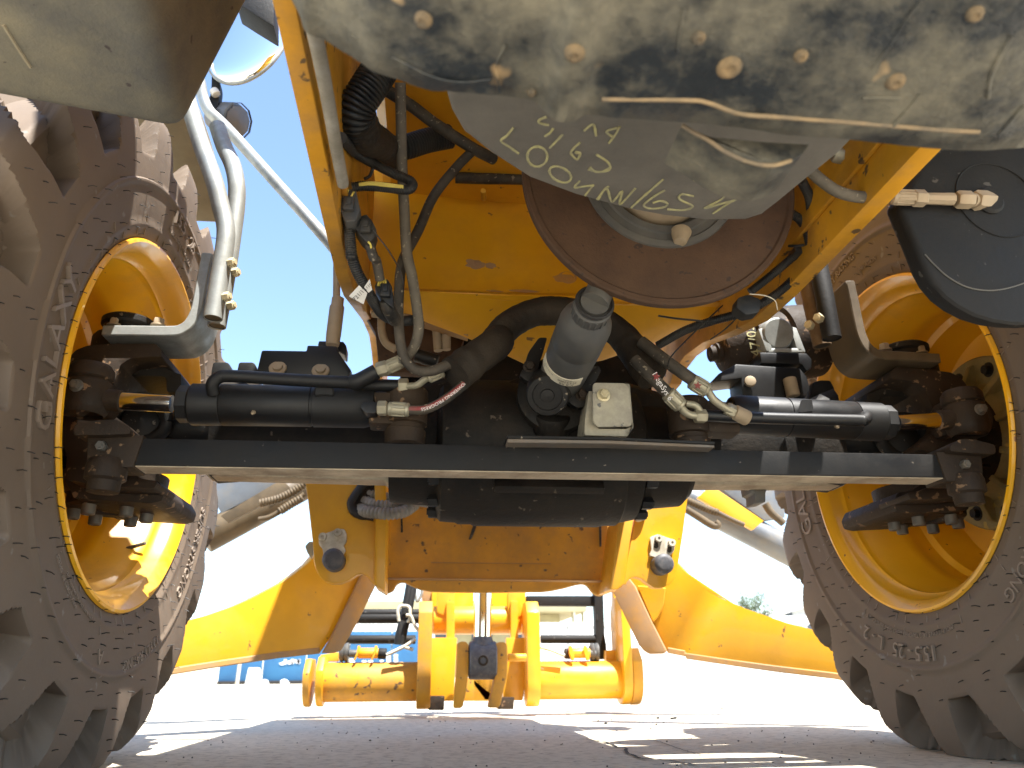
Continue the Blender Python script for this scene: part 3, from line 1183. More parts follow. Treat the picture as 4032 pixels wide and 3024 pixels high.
# black boxes filling in the engine bay's darkness above and behind
b = bmesh.new()
box(b, (.02, .30, .98), (.62, .06, .40), None, .01)
box(b, (.02, -.35, 1.38), (.66, 1.3, .05), None, .01)
obj('engine_bay_fill', b, 'cast_black', root)
b = bmesh.new()
prism(b, roundpoly(ats('B', [(960, 600), (1160, 600), (1250, 760), (1560, 1130), (1180, 1150), (1090, 1080), (1080, 980), (940, 720)], -.06), .1, 2), (0, .05, 0), .006)  # black block filling in the darkness under the bonnet
obj('dark_block', b, 'cast_black', root, 'black block behind the hoses')
b = bmesh.new()
tube(b, ats('B', [(1150, 1160), (1300, 1165), (1600, 1170)], -.10), .012, 12)
obj('rubber_strip', b, 'hose', root)
# small stud, weld marks and holes in the cross member
b = bmesh.new()
cyl(b, at('B', 1335, 1300, -.13), at('B', 1332, 1245, -.17), .0055, 12, .001)
obj('stud', b, 'yellow', root)
bv = bmesh.new()
bv.from_mesh(cmo.data)
CB = BVHTree.FromBMesh(bv)
bv.free()


def on_member(g_, x, y):
    h = CB.ray_cast(CAM, ray(g_, x, y).normalized())
    nn = h[1] if h[1].y < 0 else -h[1]
    return h[0], nn


for g_, x, y, rr in (('F', 618, 352, .0135), ('E', 1825, 82, .0065)):
    c, nn = on_member(g_, x, y)
    b = bmesh.new()
    lathe(b, c - nn*.004, nn, [(0, rr*1.5), (.0048, rr*1.45), (.0056, rr*1.1), (.0030, rr), (.0030, 0)], 24, capped=False)
    obj('drilled_hole', b, 'rust_yellow', root)
    b = bmesh.new()
    lathe(b, c - nn*.0007, nn, [(0, rr*.98), (.0003, rr*.97), (.0003, 0)], 20, capped=False)
    obj('hole_bottom', b, 'rubber_dark', root)
for g_, x, y, rx, rz in (('E', 1805, 85, .022, .013), ('F', 590, 360, .022, .014), ('F', 60, 270, .012, .008), ('F', 300, 455, .030, .004), ('F', 90, 455, .016, .003)):
    c, nn = on_member(g_, x, y)
    b = bmesh.new()
    ring = []
    for i in range(26):
        a_ = 2*math.pi*i/26
        k = 1 + .35*noise.noise(Vector((math.cos(a_)*2 + x, math.sin(a_)*2, y*.1)))
        ring.append(c + nn*.0006 + Vector((rx*k*math.cos(a_), 0, rz*k*math.sin(a_))) - nn*0)
    ring = [v - nn*(v - c).dot(nn) + nn*.0006 for v in ring]
    prism(b, ring, -nn*.003, 0)
    obj('rust_patch', b, 'rust_yellow', root)
# pipes and brown frame behind the left hoses
b = bmesh.new()
prism(b, ats('E', [(900, 480), (1500, 560), (1720, 690), (1600, 980), (1020, 960), (1010, 830), (990, 640)], .10), (0, .03, 0), .003)
obj('inner_bracket', b, 'rust', root, 'rusty brown inner bracket behind the hoses')
for pts, r_ in (([at('E', 1040, 520, .02), at('E', 1045, 640, .02), at('E', 1080, 730, .02), at('E', 1160, 780, .02)], .0085), ([at('E', 1490, 600, .03), at('E', 1505, 790, .03)], .0095), ([at('E', 1570, 620, .03), at('E', 1570, 780, .03)], .0095), ([at('E', 960, 490, -.05), at('E', 1280, 520, -.05)], .007)):
    b = bmesh.new()
    tube(b, pts, r_, 12)
    obj('brake_pipe', b, 'fitting_tan', root, smooth=60)
b = bmesh.new()
cyl(b, at('E', 1320, 825, .0), at('E', 1500, 880, .0), .014, 16, .002)
obj('pipe_union', b, 'black', root)

# ------------------------------------------------------------------ sump, belly guard, disc
SZ = .70
so_ = [on('W', x, y, 2, SZ) for x, y in ((962, 205), (975, 245), (1000, 290), (1060, 337), (1140, 388), (1240, 425), (1350, 455), (1430, 470), (1520, 480), (1610, 480), (1650, 467), (1685, 440), (1740, 395), (1815, 335), (1900, 250), (1900, 100), (1000, 60))]
b = bmesh.new()
prism(b, so_, (0, 0, .30), .012, 3)
sump = obj('engine_sump', b, 'sump', root, 'grey engine sump with yellow chalk writing')
bv = bmesh.new()
bv.from_mesh(sump.data)
SB = BVHTree.FromBMesh(bv)
bv.free()
strokes = [('C', s) for s in (
    [(720, 962), (690, 1000), (605, 1045), (690, 1022), (765, 1002)], [(765, 1000), (710, 1030), (648, 1072)],
    [(550, 985), (492, 975), (480, 1000), (545, 1035), (500, 1054), (418, 1050)],
    [(405, 955), (345, 990), (300, 1030), (335, 1047), (400, 1040), (418, 1022), (385, 1008), (345, 1018)],
    [(398, 900), (300, 985), (200, 1076)], [(65, 1000), (112, 948), (140, 1012), (190, 960), (180, 1025), (258, 945)],
    [(658, 780), (610, 840), (552, 906)], [(728, 812), (700, 860), (660, 906)],
    [(20, 850), (80, 862), (128, 850), (120, 815), (62, 775)], [(178, 635), (160, 670), (125, 718)], [(165, 640), (112, 660), (150, 690)], [(0, 655), (45, 625), (60, 680)])]
strokes += [('B', s) for s in (
    [(1530, 830), (1490, 880), (1448, 918), (1500, 955), (1562, 1000)],
    [(1685, 1020 - 70)] + [(1685 + 62*math.cos(R(a)) - 20*math.sin(R(a)), 1020 + 62*math.sin(R(a)) + 20*math.cos(R(a))) for a in range(-80, 290, 24)],
    [(1835 + 70*math.cos(R(a)) - 10*math.sin(R(a)), 1137 + 45*math.sin(R(a)) + 28*math.cos(R(a))) for a in range(-80, 290, 24)],
    [(1962, 1180), (1930, 1222), (1990, 1215), (2055, 1208)], [(2052, 1206), (2025, 1240), (1998, 1275)], [(2085, 1300), (2120, 1240), (2150, 1215)],
    [(1965, 928), (1925, 965), (1905, 1000), (1945, 1038), (1965, 1000), (1930, 990)], [(1850, 878), (1810, 920), (1765, 965)],
    [(1790, 835), (1770, 865), (1735, 888)], [(1745, 760), (1700, 780), (1700, 800), (1760, 815)],
    [(2030, 1090), (2060, 1118), (2110, 1118), (2157, 1095)])]
b = bmesh.new()
for gq, s in strokes:
    sp_ = spline([Vector((x, y, 0)) for x, y in s], 8)
    pts = []
    for p in sp_:
        h = SB.ray_cast(CAM, ray(gq, p.x, p.y).normalized())
        if h[0]:
            pts.append(h[0] + h[1]*(.0004 if h[1].dot(ray(gq, p.x, p.y)) < 0 else -.0004))
    if len(pts) > 1:
        sweep(b, pts, [.0018*(.75 + .5*abs(noise.noise(p_*160))) for p_ in pts], 6, flat=1)
obj('chalk_writing', b, 'chalk', sump, 'rows of yellow chalk handwriting, upside down', kind=None)
# flywheel disc behind the sump
DC = at('W', 1426, 383, -.50)
DD = Vector((0, -1, -.06)).normalized()
disc = empty('brake_disc', DC, root, label='large rusty disc hanging behind the sump')
DI = Matrix.Translation(-DC)
rD = (at('W', 1711, 385, -.5) - DC).length
b = bmesh.new()
lathe(b, DC, DD, [(-.012, .05), (-.012, rD-.002), (-.010, rD), (.002, rD), (.005, rD-.003), (.005, rD-.009), (.002, rD-.012), (.002, .118), (.004, .116)], 128, capped=False)
b.transform(DI)
obj('disc_plate', b, 'rust', disc, smooth=30)
b = bmesh.new()
lathe(b, DC, DD, [(-.002, .124), (.006, .122), (.007, .112), (.004, .110), (.004, .100), (.008, .098), (.008, .088), (-.01, .084), (-.01, 0)], 64, capped=False)
b.transform(DI)
obj('hub_ring', b, 'tube_grey', disc)
b = bmesh.new()
lathe(b, DC + DD*.012, DD, [(-.03, .078), (.004, .078), (.010, .075), (.012, .068), (.012, 0)], 64, capped=False)
b.transform(DI)
obj('hub_cap', b, 'fitting_tan', disc)
b = bmesh.new()
cyl(b, at('F', 1440, 20, -.50), at('F', 1435, 100, -.505), .016, 16, .002, .010)
b.transform(DI)
obj('hub_bolt', b, 'fitting_tan', disc)

# belly guard: big dirty casting right above the lens
edge = [(620, -10), (648, 40), (662, 78), (700, 95), (740, 118), (775, 140), (815, 166), (870, 184), (930, 203), (975, 206), (1060, 213), (1140, 224), (1170, 243), (1195, 266), (1235, 271), (1262, 258), (1330, 262), (1480, 272), (1600, 284), (1700, 300), (1790, 306), (1850, 312), (1950, 322), (2060, 332), (2120, 332), (2175, 327), (2215, 325), (2300, 335), (2500, 345)]
path = spline([Vector((x, y, 0)) for x, y in edge], 6)
rows = []
b = bmesh.new()
for p in path:
    Y0 = -1.02
    e = on('W', p.x, p.y, 1, Y0)
    row = []
    # front wall goes up, lip, then the underside runs back over the camera
    for k in range(4):
        row.append(e + Vector((0, .075 - .02*k, .20 - .05*k - .02)))
    row.append(e + Vector((0, .006, .018)))
    row.append(e + Vector((0, .001, .006)))
    for k in range(26):
        t = k/25
        fold = .010*(1/(1 + math.exp(-(t-.16)*60)))
        y = e.y - .004 - .52*t
        z = e.z + .012*min(1, t*8) * .0 + fold + .05*t
        q = Vector((e.x, y, z))
        nn = (.006 + noise.noise(q*9)*.009)*min(1, t*3) + noise.noise(q*28)*.004*min(1, t*4) + noise.noise(q*70)*.0010
        q.z += nn
        row.append(q)
    rows.append([b.verts.new(q) for q in row])
for a, c in zip(rows, rows[1:]):
    for i in range(len(a)-1):
        b.faces.new((a[i], a[i+1], c[i+1], c[i]))
guard = obj('belly_guard', b, 'guard', root, 'big dirt-caked dark casting across the top', smooth=60)
bv = bmesh.new()
bv.from_mesh(guard.data)
GB = BVHTree.FromBMesh(bv)
bv.free()


def gp(g_, x, y, up=0.):
    h = GB.ray_cast(CAM, ray(g_, x, y).normalized())
    if not h[0]:
        return None, None
    nn = h[1] if h[1].z < 0 else -h[1]
    return h[0] + nn*up, nn


# seams, ribs, nuts on the guard
for m_, rr, s in (('guard_edge', .0019, [('W', x, y) for x, y in ((1270, 250), (1300, 214), (1480, 216), (1530, 222), (1600, 246), (1700, 254), (1830, 264), (1950, 274), (2020, 280), (2115, 285))]),
                  ('guard', .0012, [('W', x, y) for x, y in ((640, 20), (760, 75), (860, 130), (940, 168), (1000, 178), (1060, 172))]),
                  ('guard', .0012, [('C', x, y) for x, y in ((1690, 5), (1600, 130), (1500, 280), (1450, 345))]),
                  ('guard', .0018, [('C', x, y) for x, y in ((2150, 180), (2090, 280), (2040, 400), (2030, 490))]),
                  ('guard', .0016, [('C', x, y) for x, y in ((1690, 470), (1620, 560), (1540, 650), (1480, 735))]),
                  ('guard', .0016, [('C', x, y) for x, y in ((2210, 530), (2150, 600), (2080, 680))]),
                  ('guard', .0014, [('C', x, y) for x, y in ((500, 40), (480, 160), (465, 260))]),
                  ('guard', .0016, [('B', x, y) for x, y in ((1480, 290), (1420, 420), (1430, 520), (1440, 600))]),
                  ('guard', .0012, [('C', x, y) for x, y in ((1400, 495), (1500, 492), (1590, 495))])):
    pts = [gp(*q)[0] for q in s]
    pts = [p for p in pts if p]
    if len(pts) < 2:
        continue
    b = bmesh.new()
    sweep(b, spline(pts, 6), rr, 8)
    obj('cast_seam', b, m_, guard, smooth=60)
for g_, x, y, rr in (('B', 940, 130, .008), ('B', 1930, 350, .0085), ('C', 730, 340, .011), ('C', 575, 190, .006), ('C', 1090, 280, .006), ('C', 1565, 410, .0085), ('B', 1655, 600, .004), ('C', 1965, 70, .007)):
    p, nn = gp(g_, x, y)
    if p is None:
        continue
    rr *= .72
    b = bmesh.new()
    lathe(b, p, nn, [(-.004, rr*1.2), (.0005, rr*1.15), (.0016, rr), (.0032, rr*.85), (.0036, rr*.5), (.0028, rr*.4), (.0028, 0)], 14, capped=False)
    obj('mud_caked_nut', b, 'mud', guard, smooth=60)
# half-round lobe under the edge
b = bmesh.new()
prism(b, ats('C', [(490, 628), (560, 668), (640, 690), (900, 715), (1130, 728), (1100, 770), (1040, 810), (960, 832), (880, 826), (790, 800), (700, 755), (620, 700)], -1.0), (0, .05, 0), .004, 2)
obj('guard_lobe', b, 'guard', guard, smooth=50)
b = bmesh.new()
sweep(b, spline(ats('C', [(492, 630), (560, 672), (620, 702), (700, 757), (790, 802), (880, 827), (960, 830), (1040, 808)], -1.001), 6), .0018, 8)
obj('lobe_rim', b, 'guard_edge', guard, smooth=60)

# ------------------------------------------------------------------ propeller shaft cover
P0, P1 = at('F', 560, 1110, -.215), at('F', 760, 660, -.42)
ax = (P1 - P0).normalized()
Lt = (P1 - P0).length
ps = empty('shaft_cover', P0, root, label='grey plastic shaft cover with a printed label, reaching up from the axle')
SI = Matrix.Translation(-P0)
b = bmesh.new()
lathe(b, P0, ax, [(-.01, .034), (.0, .038), (.02, .0395), (Lt*.62, .042), (Lt*.64, .0405), (Lt*.66, .0405), (Lt*.68, .042), (Lt-.014, .042), (Lt-.004, .040), (Lt+.012, .031), (Lt+.016, .028), (Lt+.02, .0265)], 56)
b.transform(SI)
obj('cover_tube', b, 'tube_grey', ps)
b = bmesh.new()
lathe(b, P0 + ax*(Lt+.012), ax, [(0, .0275), (.002, .0285), (.024, .0295), (.026, .027), (.030, .0275), (.033, .0275), (.034, .023)], 48, capped=False)
for i in range(18):
    a = 2*math.pi*i/18
    F = frame(ax)
    u = F @ Vector((math.cos(a), math.sin(a), 0))
    box(b, P0 + ax*(Lt+.025) + u*.0288, (.004, .003, .018), F @ Matrix.Rotation(a, 3, 'Z') @ Matrix.Rotation(R(90), 3, 'Z'), .0008, 1)
b.transform(SI)
obj('ribbed_collar', b, 'tube_grey', ps)
b = bmesh.new()
ring = [P0 + ax*(Lt+.047) + frame(ax) @ Vector((.0275*math.cos(2*math.pi*i/48), .0275*math.sin(2*math.pi*i/48), 0)) for i in range(49)]
sweep(b, ring, .0028, 8)
b.transform(SI)
obj('seal_ring', b, 'rubber_dark', ps)
b = bmesh.new()
tail = at('W', 1322, 575, -.452)
cyl(b, P0 + ax*Lt, P0 + ax*(Lt + .05), .022, 32)
sweep(b, [P0 + ax*(Lt+.045), tail], .0215, 32)
b.transform(SI)
obj('shaft_neck', b, 'tube_grey', ps)
# label on the tube
F = frame(ax)


def on_tube(u_, v_, r_):
    """u around the tube in metres from the side that faces the lens, v along it"""
    c = P0 + ax*v_
    f0 = CAM - c
    f0 = (f0 - ax*f0.dot(ax)).normalized()
    s0 = ax.cross(f0)
    a = u_/r_
    return c + (f0*math.cos(a) + s0*math.sin(a))*r_


b = bmesh.new()
VL = Lt*.36
for i in range(17):
    u_ = -.056 + .094*i/16
    lo, hi = on_tube(u_, VL - .011, .0423), on_tube(u_, VL + .011, .0423)
    lo2, hi2 = on_tube(u_, VL - .011, .0410), on_tube(u_, VL + .011, .0410)
    ring = [b.verts.new(q) for q in (lo, hi, hi2, lo2)]
    if i:
        for k in range(4):
            b.faces.new((pv[k], pv[(k+1) % 4], ring[(k+1) % 4], ring[k]))
    pv = ring
b.transform(SI)
obj('label', b, 'label', ps, 'cream printed label on the grey cover')
for s, sz, u0, v0 in (('JCB RB', .0085, .012, -.0062), ('914/52800', .0078, .012, .0015), ('25/04/22', .0042, .012, .0078), ('Bat Date  Bat No', .0036, -.028, .004), ('25/04/22', .0042, -.045, -.003)):
    t = text_mesh(s, sz)
    for v in t.verts:
        v.co = on_tube(u0 - v.co.x, VL + v0 - v.co.y, .0426)
    t.transform(SI)
    obj('label_print', t, 'ink', ps)
# flange ears with bolts
for pts, bolt in (([(270, 1060), (300, 1010), (330, 900), (410, 790), (470, 790), (440, 900), (410, 980), (390, 1080), (360, 1120), (300, 1090)], (338, 1000)),
                  ([(600, 1220), (700, 1140), (840, 990), (862, 1030), (800, 1150), (780, 1200), (740, 1290), (690, 1300), (640, 1270)], (718, 1205))):
    b = bmesh.new()
    prism(b, roundpoly(ats('F', pts, -.235), .3, 3), (0, .016, 0), .003)
    b.transform(SI)
    obj('flange_ear', b, 'black', ps)
    b = bmesh.new()
    hexbolt(b, at('F', bolt[0], bolt[1], -.236), (0, -1, -.2), .0080, .011)
    b.transform(SI)
    obj('flange_bolt', b, 'cast_brown', ps)
b = bmesh.new()
c = at('F', 470, 1215, -.265)
nd = Vector((-.22, -.80, -.56)).normalized()
lathe(b, c, nd, [(-.05, .040), (-.006, .037), (0, .034), (.0, .026), (-.004, .025), (-.004, .012), (.0, .011), (.001, 0)], 40, capped=False)
b.transform(SI)
obj('yoke_plug', b, 'black', ps)
b = bmesh.new()
prism(b, roundpoly(ats('F', [(430, 1000), (830, 1000), (830, 1040), (700, 1150), (600, 1260), (560, 1270), (400, 1140)], -.22), .2, 3), (0, .05, 0), .012, 3)
b.transform(SI)
obj('yoke_housing', b, 'tube_grey', ps)

# zinc cover box
zc = empty('cover_box', at('F', 920, 1500, -.26), root, label='zinc plated sheet cover with one bolt, standing on the axle housing')
ZI = Matrix.Translation(-Vector(zc.location))
b = bmesh.new()
prism(b, roundpoly(ats('F', [(800, 1116), (1030, 1120), (1066, 1150), (1088, 1436), (838, 1440), (800, 1400)], -.275), .14, 4), (0, .004, 0), .001, 1)
b.transform(ZI)
obj('front_plate', b, 'zinc_cover', zc)
b = bmesh.new()
prism(b, roundpoly(ats('F', [(772, 1180), (800, 1180), (800, 1405), (842, 1452), (1040, 1455), (1070, 1440), (1096, 1445), (1050, 1506), (740, 1500), (744, 1390)], -.262), .12, 3), (0, .07, 0), .002, 1)
prism(b, ats('F', [(1030, 1122), (1068, 1126), (1096, 1440), (1066, 1490), (1088, 1436), (1066, 1150)], -.27), (0, .06, 0), .001, 1)
b.transform(ZI)
obj('side_plate', b, 'zinc_cover', zc)
b = bmesh.new()
hexbolt(b, at('F', 878, 1210, -.276), (0, -1, 0), .0085, .010)
b.transform(ZI)
obj('cover_bolt', b, 'bolt_yellow', zc)

# black sleeve arch over the tube
b = bmesh.new()
pth = spline([at('E', 1640, 985, -.28), at('E', 1800, 860, -.27), at('E', 1980, 730, -.25), at('F', 90, 810, -.235), at('F', 210, 690, -.22), at('F', 380, 610, -.21), at('F', 560, 600, -.20), at('F', 760, 640, -.19), at('F', 920, 710, -.19), at('F', 1030, 800, -.20), at('F', 1130, 940, -.215), at('F', 1235, 1075, -.23)], 14)
rf = []
N_ = len(pth)
for i, p in enumerate(pth):
    t = i/N_
    r_ = .037 - .007*min(1, t/.25) + .004*max(0, (t-.7)/.3)
    r_ *= 1 + .06*noise.noise(p*40) + .05*noise.noise(p*90)
    rf.append(r_)
sweep(b, pth, rf, 20, flat=.88)
obj('hose_sleeve', b, 'sleeve', root, 'wide black fabric hose sleeve arching over the axle', smooth=60)

# ------------------------------------------------------------------ hoses and harness on the left


def hose(name, pts, r, m, label=None, n=12, cor=None, seg=14):
    b = bmesh.new()
    if cor:
        corr(b, pts, r, cor[0], cor[1], seg)
    else:
        tube(b, pts, r, seg, n)
    return hosepart(name, b, m, label)


hose('rubber_hose', [at('B', 790, 540, -.50), at('B', 795, 800, -.46), at('B', 800, 1050, -.43), at('B', 815, 1350, -.40), at('B', 832, 1640, -.37), at('E', 1290, 180, -.35), at('E', 1325, 400, -.33), at('E', 1345, 600, -.31), at('E', 1315, 740, -.29), at('E', 1255, 830, -.275), at('E', 1195, 880, -.265)], .0086, 'hose_dusty', 'dusty rubber hose hanging in a long loop')
hose('rubber_hose', [at('B', 1290, 960, -.33), at('B', 1160, 1090, -.33), at('B', 1010, 1280, -.33), at('B', 910, 1500, -.33), at('E', 1215, 60, -.33), at('E', 1185, 300, -.33), at('E', 1180, 520, -.32), at('E', 1195, 720, -.31), at('E', 1235, 860, -.30), at('E', 1320, 945, -.295), at('E', 1450, 955, -.29), at('E', 1620, 890, -.285)], .0086, 'hose', 'dark rubber hose curving into the black sleeve')
hose('rubber_hose', [at('B', 700, 590, -.42), at('B', 860, 690, -.39), at('B', 1020, 810, -.36), at('B', 1250, 960, -.34), at('B', 1400, 1040, -.30)], .0105, 'hose', 'dark hose crossing diagonally behind the sump')
hose('grey_pipe', [on('B', 205, 120, 0, -.336), on('B', 240, 260, 0, -.336), on('B', 300, 560, 0, -.336), on('B', 360, 900, 0, -.336), on('B', 415, 1200, 0, -.336)], .0082, 'conduit_grey', 'straight pale grey pipe along the rail')
hose('air_hose', [at('B', 680, 420, -.62), at('B', 590, 560, -.62), at('B', 510, 690, -.61), at('B', 500, 790, -.59), at('B', 560, 880, -.55), at('B', 650, 940, -.47), at('B', 720, 985, -.38)], .0255, 'conduit', 'thick ribbed black air hose', cor=(.0052, .16), seg=22)
hose('air_hose', [at('B', 690, 980, -.33), at('B', 830, 960, -.32), at('B', 960, 920, -.31), at('B', 1120, 890, -.30)], .0225, 'conduit', 'ribbed black air hose running behind the engine', cor=(.0055, .16), seg=20)
b = bmesh.new()
p_ = spline([at('B', 505, 770, -.595), at('B', 560, 880, -.55), at('B', 650, 940, -.47), at('B', 720, 990, -.38), at('B', 745, 1020, -.35)], 12)
sweep(b, p_, [.0275 - .004*i/len(p_) + .0006*math.sin(i*1.7) for i in range(len(p_))], 20)
hosepart('tape_wrap', b, 'sleeve')
hose('wiring_conduit', [on('B', 405, 900, 0, -.338), at('B', 500, 1000, -.52), at('B', 620, 1070, -.48), at('B', 760, 1140, -.48), at('B', 850, 1180, -.48), at('B', 870, 1215, -.485), at('B', 830, 1240, -.49), at('B', 700, 1225, -.49), at('B', 560, 1215, -.49), at('B', 470, 1225, -.49)], .0078, 'conduit', 'split ribbed conduit with yellow wires showing', cor=(.0032, .14), seg=12)
for k in range(3):
    hose('yellow_wire', [at('B', 810, 1215 + 6*k, -.497), at('B', 700, 1200 + 8*k, -.499), at('B', 600, 1190 + 8*k, -.499), at('B', 520, 1200 + 5*k, -.497)], .0014, 'yellow_wire', n=8, seg=6)


def connector(g_, pts, Y, m, wires=None):
    b = bmesh.new()
    P = roundpoly(ats(g_, pts, Y), .12, 2)
    prism(b, P, (0, .032, 0), .004, 2)
    c = sum(P, Vector())/len(P)
    e = ats(g_, pts, Y)
    dl = (e[2] - e[1]).normalized() if len(e) > 3 else Vector((0, 0, -1))
    box(b, c + Vector((0, -.004, 0)), (.016, .010, .022), None, .002)
    box(b, c + Vector((0, -.009, .002)), (.008, .006, .012), None, .001)
    o = hosepart('connector', b, m)
    for a_, b__ in wires or []:
        bb = bmesh.new()
        tube(bb, [a_, a_.lerp(b__, .5) + Vector((.001, -.002, 0)), b__], .0016, 6)
        obj('lead', bb, 'yellow_wire', o, smooth=60)
    return o


connector('B', [(390, 1218), (500, 1240), (520, 1330), (530, 1370), (500, 1440), (430, 1450), (400, 1380), (362, 1320)], -.49, 'connector', [(at('B', 450, 1240, -.495), at('B', 430, 1275, -.495)), (at('B', 485, 1255, -.495), at('B', 460, 1300, -.495))])
connector('B', [(500, 1420), (570, 1400), (605, 1440), (635, 1500), (620, 1550), (580, 1590), (530, 1540), (490, 1480)], -.47, 'conduit', [(at('B', 580, 1580, -.475), at('B', 600, 1620, -.47))])
connector('E', [(1000, 225), (1090, 205), (1125, 260), (1140, 350), (1140, 440), (1080, 400), (1030, 340), (985, 265)], -.40, 'conduit', [(at('E', 1012 + 20*k, 260 + 4*(k % 2), -.405), at('E', 1018 + 16*k, 205, -.40)) for k in range(4)])
hose('wiring_conduit', [at('B', 450, 1420, -.47), at('B', 470, 1660, -.45), at('E', 800, 20, -.445), at('E', 840, 140, -.43), at('E', 910, 270, -.41), at('E', 990, 410, -.38), at('E', 1060, 500, -.35), at('E', 1170, 545, -.32), at('E', 1300, 540, -.30)], .0088, 'conduit', 'ribbed conduit hanging down beside the left rail', cor=(.0034, .12), seg=12)
hose('cable', [at('B', 590, 1600, -.455), at('B', 615, 1680, -.45), at('E', 1000, 60, -.43), at('E', 1030, 215, -.41)], .0075, 'hose', seg=10)
hose('cable', [at('E', 1080, 380, -.39), at('E', 1100, 450, -.38), at('E', 1150, 540, -.34)], .011, 'hose', seg=10)
hose('cable_tie', [at('B', 560, 1440, -.48), at('B', 640, 1540, -.47), at('B', 715, 1640, -.46), at('E', 1190, 130, -.42), at('E', 1222, 250, -.40)], .0011, 'rubber_dark', seg=6)
hose('cable_tie', [at('B', 610, 1100, -.49), at('B', 590, 1150, -.49), at('B', 555, 1170, -.49)], .0025, 'conduit', seg=6)
# paper tags on the harness
for pts, tx, c_, rot, sz in (([(775, 345), (858, 255), (925, 318), (893, 410), (840, 380)], '721/12', (862, 330), -52, .0095), ([(900, 270), (945, 205), (965, 290), (935, 315)], '1110', (930, 268), -40, .007)):
    b = bmesh.new()
    P = ats('E', pts, -.425)
    prism(b, P, (0, .0015, 0), 0)
    tg_ = obj('paper_tag', b, 'label_white', root, 'white paper tag taped on the harness')
    t = text_mesh(tx, sz)
    Rm = Matrix.Rotation(R(-rot), 3, 'Z')
    c = at('E', c_[0], c_[1], -.4265)
    for v in t.verts:
        q = Rm @ v.co
        v.co = c + Vector((q.x, 0, q.y))
    obj('tag_print', t, 'ink', tg_)

# ------------------------------------------------------------------ harness and fittings on the right
hose('wiring_conduit', [at('G', 690, 20, -.52), at('G', 735, 120, -.50), at('G', 748, 250, -.47), at('G', 745, 380, -.44), at('G', 700, 520, -.40), at('G', 600, 640, -.37), at('G', 480, 730, -.35), at('G', 340, 800, -.33), at('G', 160, 850, -.31), at('G', 0, 905, -.28), at('F', 1270, 850, -.24)], .0078, 'conduit', 'long ribbed conduit looping round the right rail', cor=(.0032, .13), seg=12)
hose('wiring_conduit', [at('G', 620, 210, -.46), at('G', 680, 250, -.46), at('G', 720, 320, -.455), at('G', 738, 400, -.45)], .0078, 'conduit', cor=(.0032, .13), seg=12)
hose('wiring_conduit', [at('G', 690, 420, -.43), at('G', 580, 520, -.40), at('G', 470, 610, -.38), at('G', 380, 680, -.37)], .0072, 'conduit', cor=(.0032, .13), seg=12)
for pts in ([(650, 400), (700, 390), (720, 430), (690, 450), (650, 440)], [(745, 300), (780, 310), (785, 360), (770, 400), (735, 410), (740, 340)], [(310, 710), (370, 690), (450, 720), (440, 800), (360, 815), (300, 770)]):
    b = bmesh.new()
    prism(b, roundpoly(ats('G', pts, -.435), .2, 2), (0, .025, 0), .003)
    obj('harness_clip', b, 'conduit', root)
hose('cable_tie', [at('G', 610, 405, -.44), at('G', 660, 405, -.45), at('G', 700, 400, -.45)], .0022, 'conduit', seg=6)
for pts in ([('F', 1740, 560), ('F', 1560, 730), ('F', 1375, 920), ('F', 1345, 995)], [('F', 1275, 632), ('F', 1400, 652), ('F', 1560, 668), ('F', 1690, 690)], [('F', 1843, 650), ('F', 1760, 730), ('F', 1655, 805)]):
    b = bmesh.new()
    sweep(b, spline([at(*q, -.34) for q in pts], 8), .0030, 8, flat=.4)
    obj('cable_tie', b, 'conduit', root, 'loose black cable tie sticking out')
b = bmesh.new()
sweep(b, spline([at('G', 380, 690, -.45), at('G', 470, 700, -.45), at('G', 530, 730, -.45), at('G', 545, 785, -.45)], 8), .0008, 5)
obj('loose_string', b, 'label', root)
hose('hydraulic_hose', [at('C', 1130, 850, -.62), at('C', 1190, 905, -.62), at('C', 1280, 965, -.62), at('C', 1400, 992, -.62), at('C', 1560, 990, -.62)], .0082, 'hose_dusty', 'dusty hydraulic hose running to the pale elbow fitting')
hf = empty('hose_fitting', at('C', 1780, 1000, -.62), root, label='pale dusty threaded hose fitting in front of the black tank')
HI = Matrix.Translation(-Vector(hf.location))


def hfp(name, b):
    b.transform(HI)
    obj(name, b, 'fitting_tan', hf, smooth=30)


b = bmesh.new()
crimp(b, at('C', 1536, 990, -.62), at('C', 1680, 995, -.62), .0105)
hfp('ferrule', b)
b = bmesh.new()
hexnut(b, at('C', 1650, 996, -.62), at('C', 1715, 998, -.62), .0122)
hfp('back_nut', b)
b = bmesh.new()
lathe(b, at('C', 1705, 998, -.62), at('C', 1890, 1003, -.62) - at('C', 1705, 998, -.62), [(0, .0082), (.030, .0086), (.035, .0090), (.045, .0090)], 8)
hfp('body', b)
b = bmesh.new()
hexnut(b, at('C', 1870, 1003, -.62), at('C', 1950, 1006, -.62), .0128)
hfp('union_nut', b)
b = bmesh.new()
hexnut(b, at('C', 1962, 1007, -.615), at('C', 2040, 1012, -.60), .0148)
lathe(b, at('C', 1945, 1006, -.617), at('C', 2020, 1012, -.6) - at('C', 1945, 1006, -.617), [(0, .010), (.01, .010)], 16)
hfp('tank_nut', b)
